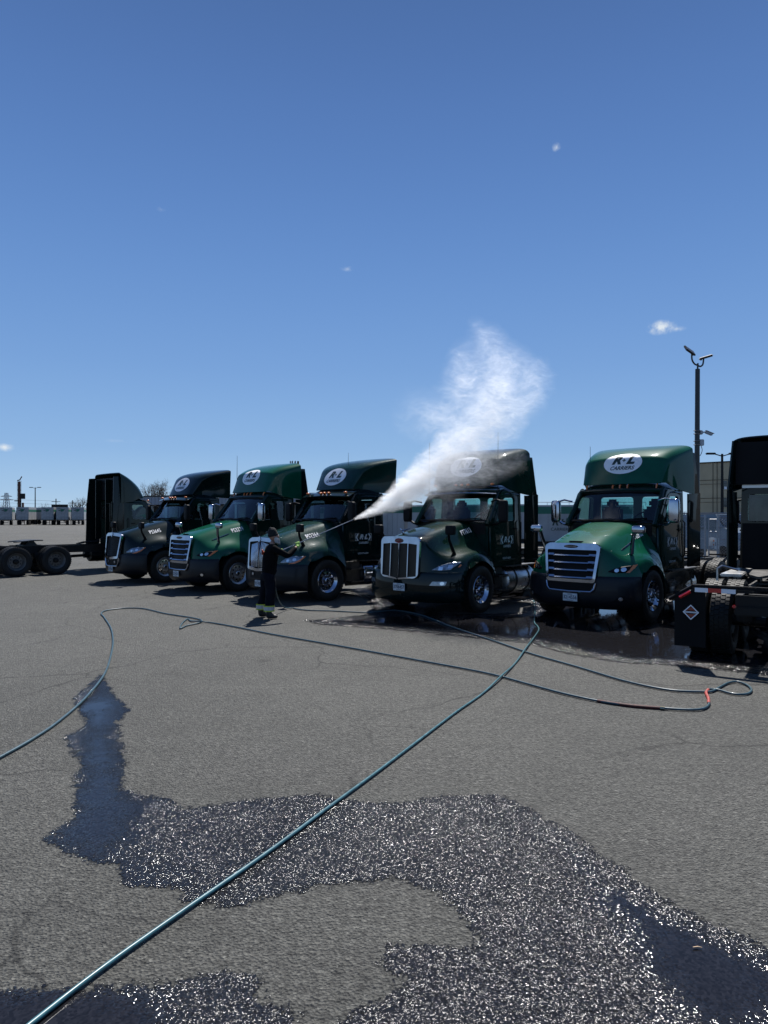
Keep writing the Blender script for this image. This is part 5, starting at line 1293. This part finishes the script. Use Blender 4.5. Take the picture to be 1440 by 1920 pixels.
for i in range(6): MB().box(i * 4.6, i * 4.6 + .25, .3, .55, 0, 3.25).build('post', 'galv', t)
# long white storage trailers / containers behind the middle trucks
def container(px0, px1, d0, d1, h, label, texts, top='dark_brown'):
    a = far(px0, 967, d0); b = far(px1, 967, d1); a.z = b.z = 0; dv = b - a; L_ = dv.length
    t = thing('storage_trailer', label, 'trailer', a, atan2(dv.y, dv.x), 'white box trailers parked behind the middle trucks')
    MB().cbox((L_ / 2, 1.25, h / 2 + .15), (L_, 2.5, h - .3), .03).build('body', 'trailer', t); 
    m = MB(); m.box(.05, L_ - .05, -.012, -.004, h - .62, h - .12); m.build('roof_band', 'band', t)
    m = MB()
    for i in range(int(L_ / .6)): m.box(.3 + i * .6, .33 + i * .6, -.02, .0, .35, h - .65)
    m.build('rivet_strip', 'galv', t); MB().box(.1, L_ - .1, .3, 2.2, .0, .3).build('skid', 'frame', t)
    for x, z, sz, s_ in texts: flat2d(MB(), text2d(s_, sz, sz * .03 if sz > .4 else 0, .3 if sz > .4 else 0), (x, -.028, z), (1, 0, 0), (0, 0, 1)).build('lettering', 'ink', t, recalc=False)
    return t
container(600, 758, 70, 62, 2.95, 'white box trailer lettered about a group behind the washed truck', ((7.0, 1.5, .3, 'Safe'), (7.1, 1.1, .3, 'Group'), (6.7, 1.1, .3, 'Train')))
container(764, 990, 60, 55, 3.0, 'white box trailer mostly hidden behind the truck in the spray', ((1.6, 1.75, .8, 'R+L'), (1.6, 1.2, .35, 'CARRIERS')))
container(1003, 1190, 50, 48, 2.85, 'white box trailer with green lettering between the two right-hand trucks', ((1.75, 1.65, .7, 'R+L'), (1.75, 1.15, .3, 'CARRIERS')))
# railing on a far roof
t = thing('railing', 'thin grey railing along the top of the box trailer on the right', 'railing', (far(1010, 967, 51).x, 51.8, 0)); m = MB()
m.cyl((0, 0, 3.08), (8, 0, 3.08), .02, 5); 
for i in range(11): m.cyl((i * .8, 0, 2.8), (i * .8, 0, 3.08), .018, 5)
m.build('rail', 'galv', t)
# tan building
t = thing('office_block', 'tan concrete block with small dark windows at the right', 'building', (0, 0, 0))
A1 = far(1296, 866, 92); dB = 84.0; H = far(1320, 868, 90).z; A1.z = 0; B1 = far(1480, 867, dB); B1.z = 0; dv = B1 - A1; Lb = dv.length; t.location = A1; t.rotation_euler = (0, 0, atan2(dv.y, dv.x))
MB().box(0, Lb, 0, 14, 0, H).build('wall', 'concrete', t); MB().box(-.1, Lb + .1, -.1, 14.1, H, H + .15).build('parapet', 'dark_brown', t)
MB().box(-.25, .0, -.02, .35, 0, H - .1).build('downpipe', 'galv', t)
m = MB()
for z in (2.0, 4.3, 6.6): m.box(0, Lb, -.05, 0, z, z + .06); m.box(0, Lb, -.05, 0, z - .5, z - .46)
for x in (2.7, 3.2, 7.5): m.box(x, x + .05, -.06, 0, 0, H)
m.build('panel_joint', 'dark_brown', t)
for x in (4.0, 8.6):
    for z in (.9, 3.15, 5.35):
        wn_ = MB().box(x, x + .95, -.03, .02, z + .05, z + 1.15).build('window', 'darkglass', t)
        m = MB(); m.box(x - .06, x + 1.01, -.07, 0, z - .02, z + .05); m.box(x + .45, x + .5, -.06, -.03, z + .05, z + 1.15); m.build('sill', 'concrete', wn_)
for x in (4.1, 4.7): MB().box(x, x + .3, -.06, -.035, 5.42, 5.75).build('window_lamp', 'white', t)
MB().cyl((5.0, -.15, 0), (5.0, -.15, H + .8), .06, 6).build('vent_pipe', 'dark_brown', t)
# main light pole with camera
bp_ = far(1306, 967, 27); X0 = bp_.x; t = thing('lamp_post', 'tall dark bronze lamp post with two flood heads and a camera', 'lamp post', (X0, 27, 0)); Hp = far(1308, 692, 27).z
MB().tube([(0, 0, 0), (.04, 0, Hp)], [.105, .085], 16).build('pole', 'polebrown', t); MB().cyl((.04, 0, Hp), (.05, 0, Hp + .22), .035, 8).build('tenon', 'polebrown', t)
Ua = [(.05, 0, Hp + .14), (-.08, 0, Hp + .20), (-.17, 0, Hp + .36), (-.18, 0, Hp + .58)]; MB().tube(spline([Vector(q) for q in Ua], 5), .032, 8).build('arm', 'polebrown', t)
Ub = [(.05, 0, Hp + .14), (.14, .0, Hp + .10), (.24, 0, Hp + .18), (.27, 0, Hp + .42)]; MB().tube(spline([Vector(q) for q in Ub], 5), .032, 8).build('arm', 'polebrown', t)
M['led'] = mat('led_panel', (.10, .09, .07), .4)
def head(c, rot, sc):
    m = MB(); m.T = Matrix.Translation(c) @ rot; m.cbox((0, 0, 0), (.52 * sc, .34 * sc, .07), .03); m.cbox((.20 * sc, 0, -.02), (.12, .2, .1), .03); h = m.build('flood_head', 'polebrown', t)
    m = MB(); m.T = Matrix.Translation(c) @ rot
    for q in (-.10, 0, .10): m.box(-.22 * sc, .12 * sc, q - .042, q + .042, -.042, -.036)
    m.build('led_panel', 'led', h)
head((-.26, 0, Hp + .70), Matrix.Rotation(radians(22), 4, 'Z') @ Matrix.Rotation(radians(24), 4, 'Y') @ Matrix.Rotation(radians(46), 4, 'X'), 1.0)
head((.36, 0, Hp + .46), Matrix.Rotation(radians(160), 4, 'Z') @ Matrix.Rotation(radians(14), 4, 'Y') @ Matrix.Rotation(radians(-14), 4, 'X'), .95)
c_ = thing('security_camera', 'white bullet camera bracketed to the dark lamp post', 'camera', (X0, 27, 0)); zc = far(1320, 811, 27).z
m = MB(); m.cbox((.16, -.02, zc), (.14, .12, .16), .03); m.tube([(.2, -.02, zc), (.34, -.02, zc + .02)], .025, 6); m.build('mount', 'trailer', c_)
m = MB(); m.T = Matrix.Translation((.44, -.03, zc - .03)) @ Matrix.Rotation(radians(22), 4, 'Y'); m.cbox((0, 0, 0), (.28, .1, .1), .02); m.cbox((.03, 0, .06), (.34, .12, .015), .005); b_ = m.build('housing', 'trailer', c_)
m = MB(); m.T = Matrix.Translation((.44, -.03, zc - .03)) @ Matrix.Rotation(radians(22), 4, 'Y'); m.cyl((.14, 0, 0), (.152, 0, 0), .04, 12); m.build('lens', 'black', b_)
m = MB()
for z in (zc - .05, zc + .07): m.tube([(.02 + .125 * cos(a), .125 * sin(a), z) for a in [2 * pi * i / 16 for i in range(16)]], .012, 4, closed=True)
m.build('band', 'galv', c_)
e_ = thing('junction_box', 'small grey electrical box strapped to the dark lamp post', 'box', (X0, 27, 0)); zb_ = far(1316, 830, 27).z
MB().cbox((.17, -.03, zb_), (.17, .14, .24), .02).build('case', 'galv', e_); MB().tube(spline([Vector(q) for q in ((.16, -.03, zb_ - .12), (.2, -.03, zb_ - .3), (.12, -.03, zb_ - .5), (.04, -.1, zb_ - .45))], 6), .012, 5).build('cable', 'black', e_)
m = MB()
for z in (zb_ - .08, zb_ + .06): m.tube([(.02 + .125 * cos(a), .125 * sin(a), z) for a in [2 * pi * i / 16 for i in range(16)]], .012, 4, closed=True)
m.build('band', 'galv', e_)
# chain-link fence and gate
def chain_panel(name, a, b, z0, z1, parent, step=.11):
    a = Vector(a); b = Vector(b); L_ = (b - a).length; u = (b - a).normalized(); H_ = z1 - z0; m = MB(); r_ = .0032
    n = int((L_ + H_) / step)
    for k in range(-int(H_ / step), int(L_ / step) + 1):
        for s in (1, -1):
            x0 = k * step; p = []
            for zz in (0, H_):
                p.append((x0 + zz if s > 0 else x0 + H_ - zz, zz))
            (xa, za), (xb, zb2) = p
            # clip to the panel
            pts = []
            ta, tb = 0.0, 1.0; dx = xb - xa
            for lim, sg in ((0, 1), (L_, -1)):
                if abs(dx) > 1e-9:
                    tt = (lim - xa) / dx
                    if sg * dx > 0: ta = max(ta, tt)
                    else: tb = min(tb, tt)
            if tb - ta < .02: continue
            q = [Vector((xa + dx * t_, 0, za + (zb2 - za) * t_)) for t_ in (ta, tb)]
            m.tube([a + u * v.x + Vector((0, 0, z0 + v.z)) for v in q], r_, 3, cap=False)
    return m.build(name, 'galv', parent)
fz = 29.0; fa = far(1225, 967, fz + 1.5); fb = far(1322, 967, fz); fc = far(1347, 967, fz - .3); fd = far(1450, 967, fz - 1)
for v_ in (fa, fb, fc, fd): v_.z = 0
t = thing('chain_link_fence', 'galvanised chain-link fence with top rail beside the lamp post', 'fence', (0, 0, 0))
for q0, q1 in ((fa, fb), (fc, fd)):
    chain_panel('wire_mesh', q0, q1, .05, 2.0, t); m = MB()
    for z in (.35, 1.15, 1.65, 2.05): m.tube([q0 + Vector((0, 0, z)), q1 + Vector((0, 0, z))], .022 if z != 1.15 else .016, 6)
    m.build('rail', 'galv', t)
for q in (fa, fa.lerp(fb, .5), fb, fc, fc.lerp(fd, .5), fd): MB().cyl(q, q + Vector((0, 0, 2.15)), .045, 8).build('post', 'galv', t)
MB().tube([fa + Vector((0, -.1, 2.2)), fd + Vector((0, -.1, 2.2))], .03, 6).build('top_bar', 'galv', t)
t = thing('chain_link_gate', 'narrow chain-link gate hung with three notice signs', 'gate', (0, 0, 0))
g0 = fb + Vector((.1, -.12, 0)); g1 = fc + Vector((-.1, -.12, 0)); chain_panel('wire_mesh', g0, g1, .08, 1.95, t, .07); m = MB()
for q in (g0, g1): m.cyl(q, q + Vector((0, 0, 2.0)), .03, 8)
for z in (.1, 1.45, 1.95): m.cyl(g0 + Vector((0, 0, z)), g1 + Vector((0, 0, z)), .022, 8)
m.build('frame', 'galv', t)
for i, (fr_, z, sw_, sh, txt, lab) in enumerate(((.22, 1.05, .20, .34, '', 'plain pale notice board, leftmost of three on the gate'), (.55, 1.0, .16, .40, '', 'notice sign with two orange marks in the middle of the gate'), (.84, .98, .18, .42, '15', 'white speed sign reading 15 on the right of the gate'))):
    q = g0.lerp(g1, fr_) + Vector((0, -.05, z)); sg = MB().cbox(q, (sw_, .01, sh), .003).build('gate_sign', 'ghost'); tag(sg, lab, 'sign')
    if txt: flat2d(MB(), text2d(txt, .2, .006, 0, .8), q + Vector((0, -.008, -.03)), (1, 0, 0), (0, 0, 1)).build('lettering', 'ink', sg, recalc=False)
    elif i == 1:
        for dz in (.09, -.07): flat2d(MB(), fill2d(ellipse(0, 0, .04, .04, 12)), q + Vector((0, -.008, dz)), (1, 0, 0), (0, 0, 1)).build('mark', 'amber', sg, recalc=False)
# parked van behind the gate
t = thing('parked_van', 'pale blue van parked behind the chain-link gate', 'van', far(1331, 967, 36).xy.to_3d() if False else (far(1331, 967, 36).x, 36, 0), radians(-70))
M['vanblue'] = paint('pale_blue_paint', (.16, .20, .24)); m = MB()
prof = [(-2.3, .45), (-2.35, 1.1), (-2.1, 1.9), (-1.6, 2.15), (1.2, 2.18), (1.75, 1.55), (2.55, 1.3), (2.7, .9), (2.65, .45)]
rows = [[(x, y * (.86 if z > 1.9 else (.95 if z > 1.5 else 1)), z) for x, z in prof] for y in (-.98, -.94, .94, .98)]; m.grid(rows)
for y in (-.98, .98): v, f = fill2d(prof); m.add([(a, y * (.86 if b > 1.9 else (.95 if b > 1.5 else 1)), b) for a, b in v], f)
m.build('body', 'vanblue', t, ang=30)
m = MB(); m.add([(1.25, -.82, 2.12), (1.25, .82, 2.12), (1.77, .88, 1.6), (1.77, -.88, 1.6)], [(0, 1, 2, 3)]); m.T = Matrix.Translation((.02, 0, .02)); m2_ = MB(); m2_.T = m.T; m2_.add(m.v, m.f); m2_.build('windshield', 'darkglass', t)
for s in (1, -1): MB().add([(1.15, s * .93, 2.0), (-.2, s * .93, 2.0), (-.2, s * .99, 1.45), (1.6, s * .99, 1.45)], [(0, 1, 2, 3)]).build('side_window', 'darkglass', t)
MB().box(-2.3, -2.25, -.7, .7, 1.35, 1.95).build('rear_window', 'darkglass', t)
for x in (-1.5, 1.8):
    for s in (1, -1): MB().lathe([(0, -.11), (.3, -.11), (.34, -.08), (.34, .08), (.3, .11), (0, .11)], 18, T=Matrix.Translation((x, s * .88, .34))).build('wheel', 'rubber', t)
# cell tower far behind the middle trucks
P = far(552, 866, 150); t = thing('cell_mast', 'mobile phone mast head showing above the left-centre truck', 'mast', (P.x, 150, 0))
MB().cyl((0, 0, 0), (0, 0, P.z - .5), .3, 10).build('pole', 'galv', t); m = MB()
for i in range(3): a = 2 * pi * i / 3; m.tube([(0, 0, P.z - .4), (.8 * cos(a), .8 * sin(a), P.z - .4)], .08, 5)
m.tube([(.85 * cos(a), .85 * sin(a), P.z - .4) for a in [2 * pi * i / 12 for i in range(12)]], .05, 4, closed=True); m.build('platform', 'dark_brown', t)
for i in range(9): a = 2 * pi * i / 9 + .2; MB().cbox((.9 * cos(a), .9 * sin(a), P.z - .3), (.16, .16, .95), .03).build('antenna_panel', 'dark_brown', t)

# ------------------------------------------------------------------ spray of water
JET = [(665, 973, 15.36, 3, 40), (700, 958, 15.4, 12, 22), (735, 940, 15.45, 24, 12), (775, 915, 15.5, 38, 6), (815, 885, 15.55, 50, 3.4), (852, 850, 15.6, 60, 2.0), (890, 812, 15.7, 72, 1.0), (925, 765, 15.7, 82, .66), (938, 710, 15.7, 80, .46), (915, 655, 15.7, 54, .34), (900, 610, 15.7, 24, .25)]
PLUS = [(JET[6], (985, 745, 15.7, 50, .6), 0), ((985, 745, 15.7, 50, .6), (1000, 700, 15.7, 42, .3), 0), (JET[4], (885, 880, 15.35, 46, .8), 0), ((885, 880, 15.35, 46, .8), (960, 865, 15.2, 34, .22), 0), ((835, 890, 15.4, 55, .4), (830, 945, 15.3, 44, .16), 0), ((860, 790, 15.7, 62, .55), (775, 775, 15.7, 52, .12), 0), ((870, 740, 15.7, 62, .5), (880, 680, 15.7, 50, .35), 0)]
SEG = [(JET[i], JET[i + 1]) for i in range(len(JET) - 1)] + [(a, b) for a, b, _ in PLUS]
J = []
for a, b in SEG:
    for q in (0, .33, .66, 1): J.append(tuple(a[i] + (b[i] - a[i]) * q for i in range(5)))
m = MB()
for (px, py, d, r, q) in J:
    c = far(px, py, d); rr_ = r / F_PX * d * 1.25 + .04; m.sphere(c, (rr_, rr_ * .9, rr_), 14, 10)
def rm_(o): q = o.modifiers.new('r', 'REMESH'); q.mode = 'VOXEL'; q.voxel_size = .07
spray = link('water_spray', modded(m.mesh('spray', recalc=False), extra=rm_))
vm = bpy.data.materials.new('water_mist'); vm.use_nodes = True; n = vm.node_tree.nodes; l = vm.node_tree.links; n.clear()
o_ = n.new('ShaderNodeOutputMaterial'); pv = n.new('ShaderNodeVolumePrincipled'); pv.inputs['Color'].default_value = (.99, .995, 1, 1); pv.inputs['Anisotropy'].default_value = .45
ge = n.new('ShaderNodeTexCoord'); nz = n.new('ShaderNodeTexNoise'); nz.inputs['Scale'].default_value = 1.7; nz.inputs['Detail'].default_value = 2
l.new(ge.outputs['Object'], nz.inputs['Vector'])
def vmath(op, a, b, sc=None):
    q = n.new('ShaderNodeVectorMath'); q.operation = op
    for i, x in enumerate((a, b)):
        if x is None: continue
        if isinstance(x, (tuple, Vector)): q.inputs[i].default_value = x
        else: l.new(x, q.inputs[i])
    if sc is not None: q.inputs[3].default_value = sc
    return q.outputs['Value'] if op == 'DISTANCE' else q.outputs[0]
def smath(op, a, b=None, c=None, clamp=False):
    q = n.new('ShaderNodeMath'); q.operation = op; q.use_clamp = clamp
    for i, x in enumerate((a, b, c)):
        if x is None: continue
        if isinstance(x, (int, float)): q.inputs[i].default_value = x
        else: l.new(x, q.inputs[i])
    return q.outputs[0]
warp = vmath('SCALE', vmath('SUBTRACT', nz.outputs['Color'], (.5, .5, .5)), None, .55)
# the jet itself must stay straight: warp grows with height
sep = n.new('ShaderNodeSeparateXYZ'); l.new(ge.outputs['Object'], sep.inputs[0]); wf = smath('MULTIPLY', smath('SUBTRACT', sep.outputs[2], 2.1), .55, clamp=True)
wv = n.new('ShaderNodeVectorMath'); wv.operation = 'SCALE'; l.new(warp, wv.inputs[0]); l.new(wf, wv.inputs[3]); pos = vmath('ADD', ge.outputs['Object'], wv.outputs[0])
tot = None
for A_, B_ in SEG:
    a = far(*A_[:3]); b = far(*B_[:3]); ab = b - a; ra = A_[3] / F_PX * A_[2]; rb = B_[3] / F_PX * B_[2]
    pa = vmath('SUBTRACT', pos, a); dt = n.new('ShaderNodeVectorMath'); dt.operation = 'DOT_PRODUCT'; l.new(pa, dt.inputs[0]); dt.inputs[1].default_value = ab / ab.length_squared
    tt = smath('MAXIMUM', smath('MINIMUM', dt.outputs['Value'], 1.0), 0.0)
    sc_ = n.new('ShaderNodeVectorMath'); sc_.operation = 'SCALE'; sc_.inputs[0].default_value = ab; l.new(tt, sc_.inputs[3])
    dist = vmath('DISTANCE', pa, sc_.outputs[0]); rad = smath('MULTIPLY_ADD', tt, rb - ra, ra)
    x = smath('SUBTRACT', 1.0, smath('DIVIDE', dist, rad), clamp=True); qq = smath('MULTIPLY_ADD', tt, B_[4] - A_[4], A_[4])
    v_ = smath('MULTIPLY', smath('POWER', x, 1.3), qq)
    tot = v_ if tot is None else smath('MAXIMUM', tot, v_)
# streaky turbulence drawn out along the jet
mp = n.new('ShaderNodeMapping'); mp.inputs['Rotation'].default_value = (0, radians(38), 0); mp.inputs['Scale'].default_value = (.55, 1.3, 1.3); l.new(pos, mp.inputs[0])
n2 = n.new('ShaderNodeTexNoise'); n2.inputs['Scale'].default_value = 4.2; n2.inputs['Detail'].default_value = 7; n2.inputs['Roughness'].default_value = .74; n2.inputs['Distortion'].default_value = .6; l.new(mp.outputs[0], n2.inputs['Vector'])
tb = smath('POWER', smath('MULTIPLY', n2.outputs[0], 1.9), 6.0)
n3 = n.new('ShaderNodeTexNoise'); n3.inputs['Scale'].default_value = 13; n3.inputs['Detail'].default_value = 4; n3.inputs['Roughness'].default_value = .8; l.new(mp.outputs[0], n3.inputs['Vector'])
g4 = smath('POWER', smath('MULTIPLY', n3.outputs[0], 1.9), 4.0)
den = smath('MULTIPLY', smath('MULTIPLY', smath('MULTIPLY', tot, tb), g4), 1.9); l.new(den, pv.inputs['Density']); l.new(pv.outputs[0], o_.inputs['Volume'])
spray.data.materials.clear(); spray.data.materials.append(vm)
tag(spray, 'white water spray fanning up from the lance over the dark truck', 'spray'); spray['kind'] = 'stuff'
vm.cycles.volume_step_rate = .5 if hasattr(vm.cycles, 'volume_step_rate') else 1
